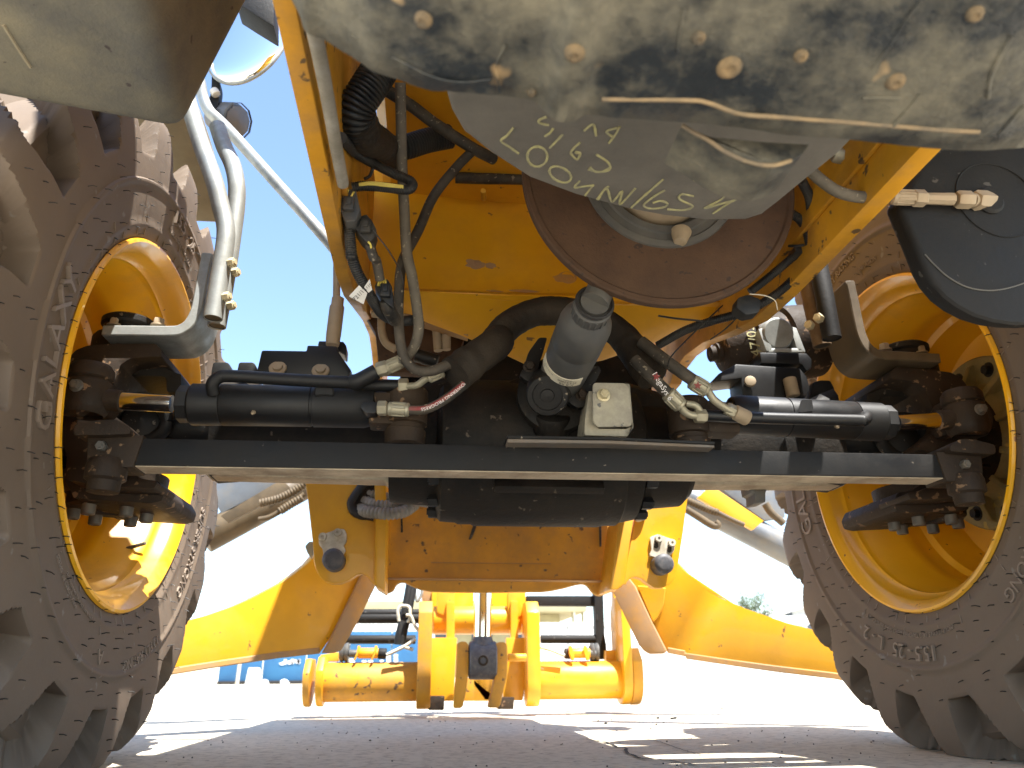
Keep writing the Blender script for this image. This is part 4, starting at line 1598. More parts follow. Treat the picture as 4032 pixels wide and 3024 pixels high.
# bolts, plug and lever on the inside of the right rail
for q, rr in ((('C', 1500, 890, -.45), .011), (('C', 1545, 880, -.44), .014)):
    b = bmesh.new()
    cyl(b, at(*q), at(*q) + Vector((-.028, -.006, -.002)), rr, 18, .002)
    obj('rail_bolt', b, 'fitting_tan', root)
connector('C', [(1440, 775), (1500, 762), (1560, 775), (1545, 830), (1490, 855), (1440, 820)], -.47, 'conduit')
b = bmesh.new()
prism(b, roundpoly(ats('C', [(1395, 760), (1425, 755), (1400, 850), (1390, 915), (1368, 918), (1372, 850)], -.5), .3, 3), (0, .006, 0), .002)
obj('lever', b, 'tube_grey', root)
b = bmesh.new()
c = at('C', 1692, 806, -.40)
lathe(b, c, (-1, -.2, 0), [(0, .009), (.002, .009), (.002, .006), (.0005, .006), (.0005, 0)], 16, capped=False)
obj('rail_hole', b, 'rubber_dark', root)
b = bmesh.new()
hexnut(b, at('C', 1250, 775, -.60), at('C', 1335, 790, -.60), .012)
hosepart('sump_plug', b, 'zinc')
b = bmesh.new()
prism(b, roundpoly(ats('C', [(1230, 800), (1290, 790), (1325, 820), (1300, 890), (1250, 895)], -.52), .3, 3), (0, .02, 0), .004)
hosepart('harness_plug', b, 'conduit')

# right: black tank end
tk = empty('tank', at('G', 1800, 500, -.62), root, label='black round-bottomed tank hanging in front of the right wheel')
TI = Matrix.Translation(-Vector(tk.location))
o = ats('G', [(1262, 165), (1300, 250), (1365, 400), (1425, 550), (1470, 630), (1540, 710), (1620, 770), (1720, 822), (1830, 855), (1940, 872), (2050, 876), (2350, 850), (2600, 600), (2600, -300), (1500, -300)], -.605)
b = bmesh.new()
prism(b, o, (0, .035, .01), .010, 3)
b.transform(TI)
obj('shell', b, 'tank_black', tk, smooth=40)
b = bmesh.new()
sweep(b, spline(ats('G', [(1420, 455), (1480, 520), (1560, 590), (1660, 645), (1770, 668), (1880, 662), (2009, 625), (2200, 540)], -.606), 8), .0011, 6)
b.transform(TI)
obj('seam', b, 'tube_grey', tk)
b = bmesh.new()
c = at('G', 1850, 130, -.606)
ring = [c + Vector((.062*math.cos(2*math.pi*i/64), 0, .062*math.sin(2*math.pi*i/64))) for i in range(65)]
sweep(b, ring, .0010, 6)
lathe(b, at('C', 2035, 1010, -.606), (0, -1, 0), [(-.01, .022), (.002, .022), (.006, .018), (.006, 0)], 24, capped=False)
b.transform(TI)
obj('port_boss', b, 'tank_black', tk)

# left: grey moulded step box
b = bmesh.new()
zb = at('W', 372, 252, -.66).z
c1 = on('W', 396, 290, 2, zb)
c2 = on('W', 0, 158, 2, zb)
o = [c1, Vector((c2.x - .25, c2.y + .0, zb)), Vector((c2.x - .25, -1.5, zb)), Vector((on('W', 312, 2, 2, zb).x, -1.5, zb)), on('W', 312, 2, 2, zb)]
A_ = [b.verts.new(p) for p in o]
B_ = [b.verts.new(p + Vector((.10 if i in (0, 3, 4) else 0, .02 if i < 2 else 0, .42))) for i, p in enumerate(o)]
b.faces.new(A_)
b.faces.new(B_[::-1])
for i in range(5):
    j = (i+1) % 5
    b.faces.new((A_[i], A_[j], B_[j], B_[i]))
bmesh.ops.recalc_face_normals(b, faces=b.faces)
bev(b, .028, 5)
stb = obj('side_box', b, 'grey_plastic', root, 'dusty grey moulded box in front of the left tyre', smooth=60)
b = bmesh.new()
sweep(b, spline([on('A', x, y, 2, zb - .0005) for x, y in ((20, 160), (120, 320), (200, 440))], 6), .002, 6)
obj('mould_line', b, 'fender', stb)
# unseen box on the right, added to shade the black tank
b = bmesh.new()
box(b, (.80, -1.1, 1.24), (.72, .85, .42), None, .03, 3)
obj('side_box', b, 'grey_plastic', root)

# ------------------------------------------------------------------ galvanised stays beside the front wheels


def stay_plate(b):
    path = spline(ats('D', [(830, 828), (1100, 830), (1390, 832), (1480, 815), (1550, 760), (1600, 660), (1630, 520), (1655, 370), (1690, 195)], -.13), 5)
    sweep_strip(b, path, .020, (0, .115, 0), .002)


def stay_bolt(q):
    def f(b):
        hexbolt(b, at('D', q[0], q[1], q[2]), q[3], q[4] if len(q) > 4 else .0105, .014, len(q) < 5)
    return f


def stay_tube(q):
    def f(b):
        pts = [at(g_, x, y, Y) for g_, x, y, Y in q]
        path = spline(pts, 10)
        sweep(b, path, .0170, 24, cap=False)
        inn = path[:6]
        sweep(b, inn, .0145, 24, cap=False)
        a, c = path[0], path[1]
        lathe(b, a, c - a, [(0, .0145), (0, .0170)], 24, capped=False)
    return f


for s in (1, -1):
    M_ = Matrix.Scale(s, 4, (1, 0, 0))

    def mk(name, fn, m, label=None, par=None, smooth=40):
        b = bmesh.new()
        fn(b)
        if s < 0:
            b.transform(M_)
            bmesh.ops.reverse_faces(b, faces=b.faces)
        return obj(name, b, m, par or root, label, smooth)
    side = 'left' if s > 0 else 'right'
    pl = mk('stay_bracket', stay_plate, 'galvanised' if s > 0 else 'ram_brown', 'bent flat bracket bolted on top of the %s knuckle' % side)  # right bracket: brown reflection put into its dark colour
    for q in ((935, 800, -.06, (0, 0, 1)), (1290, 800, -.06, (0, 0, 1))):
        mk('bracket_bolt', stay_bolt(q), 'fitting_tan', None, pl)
    if s < 0:
        continue
    mk('stay_tube', stay_tube([('D', 1738, 735, -.16), ('D', 1790, 420, -.16), ('D', 1845, 40, -.16), ('A', 1440, 1340, -.16), ('A', 1395, 1170, -.16), ('A', 1320, 960, -.15), ('A', 1240, 700, -.13), ('A', 1180, 450, -.11)]), 'galvanised', 'bent galvanised stay tube, the nearer of the pair')
    mk('stay_tube', stay_tube([('D', 1770, 800, -.11), ('D', 1845, 400, -.11), ('D', 1900, 40, -.11), ('A', 1545, 1330, -.11), ('A', 1545, 1200, -.11), ('A', 1520, 1080, -.10), ('A', 1465, 960, -.08), ('A', 1420, 830, -.06)]), 'galvanised' if s > 0 else 'galv_shaded')
    for q0_, q1_ in (((1738, 735, -.16), (1790, 420, -.16)), ((1770, 800, -.11), (1845, 400, -.11))):
        p0_, p1_ = at('D', *q0_), at('D', *q1_)
        b = bmesh.new()
        dd_ = (p1_ - p0_).normalized()
        lathe(b, p0_ + dd_*.0015, dd_, [(0, 0), (0, .0144), (.002, .0144)], 24, capped=False)  # dark disc paints the shaded inside of the tube
        obj('tube_mouth_shade', b, 'rubber_dark', root)
    for q in ((1872, 282, -.165, (1, -.5, 0), .009), (1905, 362, -.115, (1, -.5, 0), .009), (1832, 560, -.165, (1, -.5, 0), .009), (1870, 632, -.115, (1, -.5, 0), .009)):
        mk('tube_bolt', stay_bolt(q), 'bolt_yellow')

# the same on the right, mostly hidden by the rail
for pts, m_ in (([('G', 868, 955, -.13), ('G', 830, 740, -.13), ('G', 790, 520, -.12), ('G', 760, 300, -.10)], 'tank_black'), ([('G', 812, 1000, -.08), ('G', 770, 830, -.08), ('G', 720, 620, -.07), ('G', 690, 460, -.05)], 'galv_shaded')):
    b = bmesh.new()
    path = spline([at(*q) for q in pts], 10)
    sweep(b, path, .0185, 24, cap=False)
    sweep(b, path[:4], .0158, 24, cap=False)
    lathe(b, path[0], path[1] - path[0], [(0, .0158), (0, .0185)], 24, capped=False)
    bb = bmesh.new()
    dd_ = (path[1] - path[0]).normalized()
    lathe(bb, path[0] + dd_*.0015, dd_, [(0, 0), (0, .0157), (.002, .0157)], 24, capped=False)  # dark disc standing for the shade inside the tube end
    obj('tube_mouth_shade', bb, 'rubber_dark', root)
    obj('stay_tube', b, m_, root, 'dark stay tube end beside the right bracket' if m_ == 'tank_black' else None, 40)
for q, d_ in ((('G', 742, 880, -.10), (-1, -.8, 0)), (('G', 797, 838, -.15), (-1, -.8, 0))):
    b = bmesh.new()
    hexbolt(b, at(*q), d_, .010, .014, False)
    obj('tube_bolt', b, 'bolt_yellow', root)

# ------------------------------------------------------------------ mirror, its arm, work lamp, mudguard at the left
mc = at('A', 1590, 150, .25)
mr_ = empty('mirror', mc, root, label='round convex mirror in a thin grey rim above the left wheel')
MI = Matrix.Translation(-mc)
mx_ = (at('A', 1750, 190, .25) - mc).length
nrm = Vector((-.30, -1, .12))
nrm.normalize()
b = bmesh.new()
rM = .185
lathe(b, mc, nrm, [(.0 - .0, .001)] + [(.034*(math.cos(a*math.pi/2/12) - 1)*1.0, rM*math.sin(a*math.pi/2/12)) for a in range(1, 13)], 64, capped=False)
b.transform(Matrix.Translation(mc) @ (frame(nrm).to_4x4() @ Matrix.Diagonal((.68, 1.05, 1, 1)) @ frame(nrm).to_4x4().inverted()) @ MI)
b.transform(MI)
obj('mirror_glass', b, 'mirror_glass', mr_, smooth=80)
b = bmesh.new()
F = frame(nrm)
ring = [mc - nrm*.036 + F @ Vector((rM*.68*math.cos(2*math.pi*i/64), rM*1.05*math.sin(2*math.pi*i/64), 0)) for i in range(65)]
sweep(b, ring, .0050, 10)
lathe(b, mc - nrm*.036, -nrm, [(0, rM*.66), (.03, rM*.55), (.035, 0)], 40, capped=False)
b.transform(MI)
obj('mirror_rim', b, 'galvanised', mr_, smooth=60)
b = bmesh.new()
sweep(b, spline([at('A', 1230, 340, .28), at('A', 1300, 520, .29), at('A', 1325, 630, .30), at('A', 1370, 730, .30), at('A', 1480, 835, .30), at('A', 1800, 1190, .30), at('A', 2100, 1525, .30), at('A', 2300, 1760, .30)], 8), .0155, 20)
obj('mirror_arm', b, 'galvanised', root, 'thin grey tube slanting down across the sky', smooth=60)
lp = empty('work_lamp', at('A', 1500, 780, .33), root, label='grey plastic work lamp behind the slanting tube')
LI = Matrix.Translation(-Vector(lp.location))
b = bmesh.new()
c = at('A', 1470, 780, .36)
dl = (at('A', 1600, 800, .33) - c).normalized()
lathe(b, c - dl*.03, dl, [(-.02, .030), (.0, .040), (.045, .050), (.065, .049), (.08, .043), (.082, .038), (.084, .0)], 10, capped=False)
b.transform(LI)
obj('lamp_housing', b, 'lamp_plastic', lp)
b = bmesh.new()
lathe(b, c + dl*.045, dl, [(0, .0500), (.004, .0520), (.008, .0500)], 10, capped=False)
b.transform(LI)
obj('lamp_band', b, 'tube_grey', lp)
b = bmesh.new()
prism(b, roundpoly(ats('A', [(1385, 440), (1410, 450), (1440, 560), (1425, 690), (1395, 720), (1365, 650), (1380, 600)], .31), .2, 3), (0, .03, 0), .003)
b.transform(LI)
obj('lamp_bracket', b, 'tank_black', lp)
b = bmesh.new()
cyl(b, at('A', 1395, 590, .30), at('A', 1415, 620, .30), .012, 14, .002)
b.transform(LI)
obj('lamp_bolt', b, 'label_white', lp)
# mudguard over the left tyre with its hanger
b = bmesh.new()
path = [Vector((-.76, .76*math.cos(R(a)), AZ + .76*math.sin(R(a)))) for a in range(62, 121, 4)]
sweep_strip(b, path, .012, (-.46, 0, 0), .003)
obj('mudguard', b, 'fender', root, 'dusty tan mudguard over the left tyre', smooth=50)
b = bmesh.new()
prism(b, ats('A', [(880, 780), (1190, 760), (1260, 850), (1330, 1060), (1310, 1150), (1250, 1255), (1180, 1240), (1120, 1060), (1110, 950), (930, 880)], .46), (0, .03, 0), .004)
obj('mudguard_hanger', b, 'fender', root)
b = bmesh.new()
prism(b, ats('A', [(1110, 955), (1300, 940), (1320, 1065), (1125, 1058)], .43), (0, .03, 0), .004)
obj('hanger_clamp', b, 'fender', root)

# ------------------------------------------------------------------ blocks standing on the axle
b = bmesh.new()
prism(b, ats('E', [(60, 782), (430, 788), (430, 742), (680, 748), (692, 800), (800, 955), (770, 1000), (15, 980)], -.06), (0, .07, 0), .005, 2)
sb = obj('axle_stop_block', b, 'black_clean', root, 'black bolted stop block on the left of the axle')
for x, y in ((195, 935), (545, 955)):
    b = bmesh.new()
    lathe(b, at('E', x, y, -.06), (0, -1, .3), [(0, .017), (.002, .017), (.004, .015), (.004, .010), (.009, .009), (.009, 0)], 20, capped=False)
    obj('stop_bolt', b, 'fitting_tan', sb)
b = bmesh.new()
prism(b, roundpoly(ats('E', [(520, 745), (530, 710), (730, 715), (755, 750), (750, 830), (700, 800)], .02), .2, 2), (0, .04, 0), .003)
obj('stop_plate', b, 'black_clean', sb)
b = bmesh.new()
lathe(b, at('E', 640, 745, -.02), at('E', 665, 540, -.02) - at('E', 640, 745, -.02), [(0, .013), (.012, .0145), (.02, .0145), (.022, .0150), (.085, .0150), (.090, .0125), (.105, .0125), (.108, .008)], 24)
tube(b, [at('E', 662, 560, -.02), at('E', 672, 430, -.02), at('E', 675, 280, -.02), at('W', 728, 500, -.02)], .0075, 14)
obj('standing_hose', b, 'fitting_tan', root, 'tan hose end standing upright on the left block', smooth=45)
for x0 in (1740, 1950):
    b = bmesh.new()
    prism(b, roundpoly(ats('D', [(x0, 1090), (x0+125, 1090), (x0+160, 1170), (x0+150, 1230), (x0-20, 1230), (x0-15, 1160)], .0), .2, 2), (0, .05, 0), .005)
    obj('beam_lug', b, 'black_clean', root)
b = bmesh.new()
prism(b, roundpoly(ats('G', [(755, 1215), (800, 1200), (860, 1202), (885, 1250), (885, 1300), (745, 1300)], .0), .2, 2), (0, .05, 0), .005)
obj('beam_lug', b, 'black_clean', root)
# right: sunlit bracket with frame, brown cone
b = bmesh.new()
prism(b, ats('G', [(300, 1105), (680, 1130), (720, 1180), (740, 1250), (720, 1300), (340, 1310), (330, 1190), (160, 1210), (200, 1160)], -.02), (0, .07, 0), .004, 2)
rb_ = obj('axle_stop_block', b, 'black_clean', root, 'black stop block on the right of the axle, sunlit on top')
b = bmesh.new()
prism(b, ats('G', [(440, 1035), (720, 1040), (750, 1075), (750, 1130), (720, 1150), (690, 1105), (450, 1100)], -.02), (0, .06, 0), .004, 2)
obj('stop_cap', b, 'black_clean', rb_)
for pts in ([(432, 900), (520, 860), (540, 880), (490, 930), (520, 1030), (480, 1030)], [(620, 880), (660, 890), (715, 1035), (665, 1030)], [(500, 1010), (690, 1010), (700, 1036), (490, 1036)]):
    b = bmesh.new()
    prism(b, ats('G', pts, .0), (0, .04, 0), .003)
    obj('stop_frame', b, 'galvanised', rb_)
b = bmesh.new()
lathe(b, at('G', 548, 925, .0), (0, -1, -.2), [(-.03, .036), (.0, .036), (.005, .032), (.005, 0)], 32, capped=False)
obj('stop_pin', b, 'galvanised', rb_)
b = bmesh.new()
cyl(b, at('G', 615, 1190, -.03), at('G', 640, 1300, -.03), .014, 18, .003)
obj('stop_bolt', b, 'fitting_tan', rb_)
b = bmesh.new()
cyl(b, at('G', 380, 1215, -.025), at('G', 385, 1205, -.034), .012, 18, .002)
obj('stop_bolt', b, 'fitting_tan', rb_)
b = bmesh.new()
c0_ = at('G', 240, 1035, .10)
dcn = (at('G', 430, 1010, .10) - c0_).normalized()
lathe(b, c0_ - dcn*.04, dcn, [(0, .0), (0, .018), (.012, .018), (.015, .024), (.024, .024), (.028, .045), (.06, .066), (.09, .074), (.094, .082), (.105, .082), (.108, .076), (.17, .080), (.175, .09), (.19, .09), (.26, .085)], 40, capped=False)
bc = obj('brown_casting', b, 'cast_brown', root, 'rusty brown cone casting with yellow handwriting')
t = text_mesh('47/05', .034)
ct = at('G', 322, 1045, .10) + Vector((0, -.083, 0))
for v in t.verts:
    q = Matrix.Rotation(R(100), 3, 'Z') @ v.co
    rr = q.y
    v.co = ct + Vector((q.x, .0 + (q.y**2)*6, q.y))
obj('chalk_writing', t, 'chalk', bc)

# ------------------------------------------------------------------ nose frame at the front
YN = .70
nose = empty('nose_frame', (0, YN, .5), root, label='yellow front nose frame with two pinned side plates')
NI = Matrix.Translation((0, -YN, -.5))


def np_(name, b, m, label=None, smooth=35):
    b.transform(NI)
    return obj(name, b, m, nose, label, smooth)


b = bmesh.new()
P = ats('J', [(195, 300), (800, 300), (800, 1235), (770, 1250), (745, 1215), (715, 1175), (680, 1160), (635, 1165), (570, 1210), (500, 1238), (430, 1243), (370, 1222), (325, 1180), (297, 1120), (283, 1060), (270, 900), (262, 830), (228, 520)], YN)
prism(b, P, (0, .035, 0), .004, 2)
np_('side_plate', b, 'yellow', 'yellow side plate left, with a capped pin')
b = bmesh.new()
P = ats('K', [(1255, 300), (1700, 300), (1690, 430), (1640, 820), (1600, 1080), (1582, 1180), (1540, 1240), (1470, 1278), (1400, 1275), (1350, 1240), (1300, 1200), (1250, 1187), (1210, 1195), (1180, 1225), (1172, 1250), (1150, 1248), (1175, 1080), (1205, 930), (1245, 720), (1320, 560)], YN)
prism(b, P, (0, .035, 0), .004, 2)
np_('side_plate', b, 'yellow', 'yellow side plate right, sunlit')
for g_, pts in (('J', [(775, 300), (862, 300), (880, 740), (862, 1300), (820, 1275), (775, 1250), (785, 800)]), ('K', [(1180, 640), (1245, 640), (1205, 900), (1160, 1240), (1100, 1290), (1040, 1290), (1090, 900), (1120, 700)])):
    b = bmesh.new()
    prism(b, ats(g_, pts, YN - .03), (0, .16, 0), .004, 2)
    np_('post', b, 'yellow')
b = bmesh.new()
P = [at('J', 860, 200, .86), at('J', 865, 1200, .86), at('K', 1090, 1215, .86), at('K', 1110, 200, .86)]
prism(b, P, (0, .02, 0), .003, 1)
np_('cross_plate', b, 'yellow_dirty', 'yellow cross plate behind the axle housing')
b = bmesh.new()
P = [at('J', 880, 1188, .80), at('K', 1050, 1212, .80), at('K', 1050, 1222, .80), at('J', 880, 1198, .80)]
prism(b, P, (0, .07, 0), .002, 1)
np_('ledge', b, 'rust_yellow')
b = bmesh.new()
P = ats('J', [(872, 1200), (872, 1325), (905, 1310), (935, 1295), (950, 1255), (980, 1232), (1010, 1228), (1045, 1240), (1090, 1262), (1140, 1285), (1240, 1303), (1400, 1308), (1660, 1312)], .84)
P += ats('K', [(300, 1308), (480, 1308), (560, 1300), (680, 1275), (760, 1252), (815, 1242), (850, 1250), (878, 1280), (900, 1312), (935, 1335), (965, 1340), (1010, 1325), (1140, 1270), (1150, 1210)], .84)
prism(b, P, (0, .025, 0), .003, 1)
np_('lower_beam', b, 'yellow_dirty', 'scuffed lower beam with a wavy bottom edge')
b = bmesh.new()
prism(b, [at('K', -420, 1064, .855), at('K', 560, 1074, .855), at('K', 560, 1080, .855), at('K', -420, 1070, .855)], (0, .01, 0), 0)
np_('weld_bead', b, 'rust_yellow')
# drips / slots in the cross plate
for g_, pts in (('J', [(990, 690), (1005, 690), (1008, 820), (992, 820)]), ('J', [(1610, 690), (1640, 690), (1580, 850), (1562, 880), (1545, 875)]), ('K', [(950, 690), (972, 690), (972, 935), (958, 940)]), ('K', [(1085, 700), (1125, 700), (1115, 755), (1095, 765)])):
    b = bmesh.new()
    prism(b, ats(g_, pts, .852), (0, .006, 0), .001, 1)
    np_('slot', b, 'hose')
# retainer plates and pins
for g_, pts, bosses, pin, pr_, slots in (
        ('J', [(320, 850), (380, 828), (480, 792), (530, 795), (548, 830), (548, 895), (522, 930), (542, 968), (520, 1010), (450, 1020), (360, 1022), (356, 960), (322, 920)], ((355, 858), (478, 823)), (455, 1060), 82, ()),
        ('K', [(1368, 860), (1425, 840), (1470, 850), (1560, 885), (1575, 915), (1565, 975), (1530, 1010), (1535, 1060), (1440, 1030), (1360, 1012), (1380, 965)], ((1435, 872), (1543, 908)), (1445, 1095), 78, ([(1405, 890), (1430, 890), (1438, 940), (1420, 955), (1400, 945)], [(1520, 920), (1545, 925), (1545, 975), (1525, 990), (1508, 975)]))):
    b = bmesh.new()
    prism(b, roundpoly(ats(g_, pts, YN - .012), .3, 3), (0, .010, 0), .002, 1)
    np_('pin_retainer', b, 'retainer', 'dirty white keeper plate above the pin')
    for x, y in bosses:
        b = bmesh.new()
        lathe(b, at(g_, x, y, YN - .012), (0, -1, 0), [(0, .0115), (.010, .010), (.010, .004), (.002, .004), (.002, 0)], 18, capped=False)
        np_('keeper_boss', b, 'retainer')
    for sl_ in slots:
        b = bmesh.new()
        prism(b, roundpoly(ats(g_, sl_, YN - .0135), .3, 3), (0, .003, 0), 0)
        np_('keeper_slot', b, 'hose')
    b = bmesh.new()
    pc = at(g_, pin[0], pin[1], YN)
    rr = pr_*.4822/FOC*2.25
    lathe(b, pc + Vector((0, .02, 0)), (0, -1, 0), [(0, rr), (.068, rr), (.074, rr-.005), (.076, rr-.012), (.076, 0)], 40, capped=False)
    np_('pin', b, 'pin_grey', 'dark grey pin end')
# slot in the left plate with hoses through it
b = bmesh.new()
c = at('J', 700, 560, YN - .004)
ring = [at('J', x, y, YN - .004) for x, y in ((770, 415), (720, 410), (660, 470), (600, 560), (592, 600), (610, 645), (660, 675), (720, 680), (775, 690))]
sweep(b, spline(ring, 6), .014, 10)
np_('grommet', b, 'rubber_dark', smooth=60)
b = bmesh.new()
prism(b, ats('J', [(775, 420), (725, 420), (665, 480), (612, 560), (605, 600), (625, 640), (665, 668), (775, 680)], YN - .003), (0, .002, 0), 0)
np_('grommet_opening', b, 'cast_brown')
for pts, r_ in (([('J', 640, 620, .72), ('J', 700, 650, .68), ('J', 780, 660, .66), ('J', 900, 670, .65), ('J', 1020, 650, .66), ('J', 1110, 590, .70)], .017), ([('J', 660, 540, .73), ('J', 720, 575, .70), ('J', 800, 600, .68), ('J', 930, 600, .68), ('J', 1060, 570, .72)], .0165), ([('J', 690, 480, .74), ('J', 730, 500, .71), ('J', 790, 515, .70), ('J', 930, 540, .68), ('J', 1060, 560, .66), ('J', 1260, 590, .62)], .013)):
    b = bmesh.new()
    corr(b, [at(*q) for q in pts], r_, .0105, .22, 16)
    np_('nose_conduit', b, 'conduit_grey', 'grey ribbed conduit through the slot', smooth=60)
b = bmesh.new()
sweep(b, spline(ats('K', [(1265, 640), (1262, 700), (1290, 690), (1312, 640), (1310, 590), (1300, 560)], YN - .01), 6), .012, 10)
np_('hose_loop', b, 'retainer', smooth=60)
b = bmesh.new()
prism(b, ats('H', [(1990, 1080), (2015, 1050), (2040, 1045), (2045, 1130), (2030, 1160), (2005, 1120)], YN + .02), (0, .03, 0), .004)
np_('grease_fitting', b, 'zinc')

# ------------------------------------------------------------------ loader arms


def ap(g_, x, y, f):
    """a point on the slanting plane of the arm plate"""
    return f(g_, x, y)


def planept(p, n_):
    def f(g_, x, y):
        d = ray(g_, x, y)
        t = (p - CAM).dot(n_)/d.dot(n_)
        return CAM + d*t
    return f


# the arm plates stand upright and splay outwards
aL0, aL1 = at('W', 350, 1460, .80), at('W', 700, 1410, 1.05)
nL = (aL1 - aL0).cross(Vector((0, 0, 1))).normalized()
aR0, aR1 = at('W', 1800, 1465, .80), at('W', 1430, 1412, 1.05)
nR = (aR1 - aR0).cross(Vector((0, 0, 1))).normalized()
for s, p0, n_, top, bot, lab in (
        (-1, aL0, nL, [('J', 760, 1190), ('J', 640, 1120), ('J', 300, 1000), ('J', 240, 1070), ('J', 125, 1160), ('I', 1975, 100), ('I', 1900, 155), ('I', 1800, 208), ('I', 1680, 270), ('I', 1560, 322), ('I', 1400, 378), ('I', 1240, 420), ('W', 330, 1352), ('W', 200, 1385)], [('W', 200, 1487), ('W', 350, 1461), ('W', 480, 1440), ('W', 600, 1422), ('W', 690, 1412)], 'yellow loader arm plate left, crossed by shadows'),
        (1, aR0, nR, [('M', 1215, 70), ('K', 1300, 1150), ('K', 1580, 1060), ('M', 1720, 10), ('M', 1900, 130), ('M', 2050, 230), ('M', 2140, 288), ('O', 110, 190), ('O', 240, 262), ('O', 400, 330), ('O', 540, 378), ('O', 660, 420), ('O', 780, 450), ('O', 1100, 540), ('O', 1300, 600)], [('O', 1300, 850), ('O', 975, 787), ('O', 600, 742), ('O', 300, 700), ('O', 0, 655), ('M', 1720, 720), ('M', 1565, 690)], 'yellow loader arm plate right, in full sun')):
    f = planept(p0, n_)
    P = [f(*q) for q in top + bot]
    am = empty('loader_arm', P[len(P)//2], root, label=lab)
    AI = Matrix.Translation(-Vector(am.location))
    dirn = n_ if n_.y > 0 else -n_
    b = bmesh.new()
    prism(b, P, dirn*.05, .006, 2)
    b.transform(AI)
    obj('arm_plate', b, 'yellow', am)
    # dusty bottom flange, a little proud
    b = bmesh.new()
    B_ = [f(*q) for q in bot]
    up = Vector((0, 0, .018))
    prism(b, [q - dirn*.004 for q in B_] + [q - dirn*.004 + up for q in B_[::-1]], dirn*.05, .003, 1)
    b.transform(AI)
    obj('bottom_flange', b, 'rust_yellow', am)
    # thick end plate on the inner edge
    b = bmesh.new()
    if s < 0:
        q = [f('J', 655, 1170), f('J', 745, 1215), f('J', 765, 1262), f('L', 640, 430), f('L', 500, 668), f('L', 440, 692), f('L', 345, 690), f('L', 400, 600)]
    else:
        q = [f('M', 1115, 180), f('M', 1200, 90), f('M', 1245, 60), f('M', 1300, 130), f('M', 1440, 430), f('M', 1562, 668), f('M', 1540, 695), f('M', 1420, 700), f('M', 1370, 670), f('M', 1330, 620), f('M', 1260, 480)]
    prism(b, [v - dirn*.02 for v in q], dirn*.018, .005, 2)
    b.transform(AI)
    obj('end_plate', b, 'rust_yellow', am, 'brown dusty edge plate of the arm')
    # raised plate in the outline of the bracket's shadow
    if s > 0:
        b = bmesh.new()
        q = [f('M', 1310, 120), f('M', 1552, 140), f('M', 1540, 260), f('M', 1520, 330), f('M', 1490, 390), f('M', 1445, 432)]
        prism(b, [v - dirn*.012 for v in q], dirn*.010, .003, 1)
        b.transform(AI)
        obj('shadow_plate', b, 'yellow', am)

# lift rams beside the nose
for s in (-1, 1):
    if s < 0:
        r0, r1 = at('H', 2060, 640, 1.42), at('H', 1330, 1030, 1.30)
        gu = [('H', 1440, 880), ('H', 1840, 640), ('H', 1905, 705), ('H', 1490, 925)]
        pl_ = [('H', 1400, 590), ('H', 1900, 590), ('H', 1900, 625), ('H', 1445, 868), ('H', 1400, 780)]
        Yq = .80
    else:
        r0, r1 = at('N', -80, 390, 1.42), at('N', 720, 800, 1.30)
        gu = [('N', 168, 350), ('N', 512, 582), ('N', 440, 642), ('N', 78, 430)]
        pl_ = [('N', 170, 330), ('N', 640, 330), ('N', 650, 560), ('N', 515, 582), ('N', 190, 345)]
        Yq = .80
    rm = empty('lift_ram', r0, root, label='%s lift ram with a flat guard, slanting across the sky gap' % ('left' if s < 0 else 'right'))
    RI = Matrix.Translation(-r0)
    b = bmesh.new()
    cyl(b, r0, r1, .054, 32, .004)
    b.transform(RI)
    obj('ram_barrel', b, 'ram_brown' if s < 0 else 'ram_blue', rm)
    b = bmesh.new()
    prism(b, [at(*q, 1.22) for q in gu], (0, .02, 0), .003)
    b.transform(RI)
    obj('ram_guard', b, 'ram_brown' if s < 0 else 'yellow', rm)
    b = bmesh.new()
    prism(b, [at(*q, 1.29) for q in pl_], (0, .03, 0), .003)
    b.transform(RI)
    obj('ram_plate', b, 'ram_blue', rm)
    if s < 0:
        pths = [([('H', 1700, 800), ('H', 1820, 770), ('H', 1920, 720), ('H', 2010, 660)], .013, True), ([('H', 1690, 905), ('H', 1760, 890), ('H', 1830, 850), ('H', 1900, 800), ('H', 1990, 740)], .008, False), ([('H', 1830, 850), ('H', 1900, 805), ('H', 1980, 760)], .013, True)]
    else:
        pths = [([('N', -10, 440), ('N', 80, 480), ('N', 150, 510), ('N', 210, 530)], .012, True), ([('N', 200, 525), ('N', 300, 575), ('N', 380, 610)], .008, False), ([('N', 0, 505), ('N', 80, 555), ('N', 150, 600), ('N', 190, 618), ('N', 208, 608), ('N', 190, 590)], .0115, False), ([('N', 520, 470), ('N', 560, 530), ('N', 640, 600)], .012, False)]
    for pts, r_, co in pths:
        b = bmesh.new()
        if co:
            corr(b, [at(*q, 1.18) for q in pts], r_*1.15, .010, .15, 14)
        else:
            tube(b, [at(*q, 1.18) for q in pts], r_*1.15, 12)
        b.transform(RI)
        obj('ram_pipe', b, 'ram_brown', rm, smooth=60)
b = bmesh.new()
prism(b, ats('N', [(410, 320), (540, 320), (538, 360), (525, 400), (525, 460), (455, 468), (450, 405), (425, 400)], .02), (0, .05, 0), .006)
obj('axle_bump_stop', b, 'bolt_grey', root)

# ------------------------------------------------------------------ front hitch
YH = 1.72
hi = empty('hitch_carriage', (0, YH, .02), root, label='yellow tool carriage with round cross tube, resting just above the ground in front')
HI2 = Matrix.Translation((0, -YH, -.02))


def hp(name, b, m, label=None, smooth=40):
    b.transform(HI2)
    return obj(name, b, m, hi, label, smooth)


def seg_tube(p0, p1, r, name, m, label=None):
    b = bmesh.new()
    cyl(b, p0, p1, r, 48, .003)
    return hp(name, b, m, label)


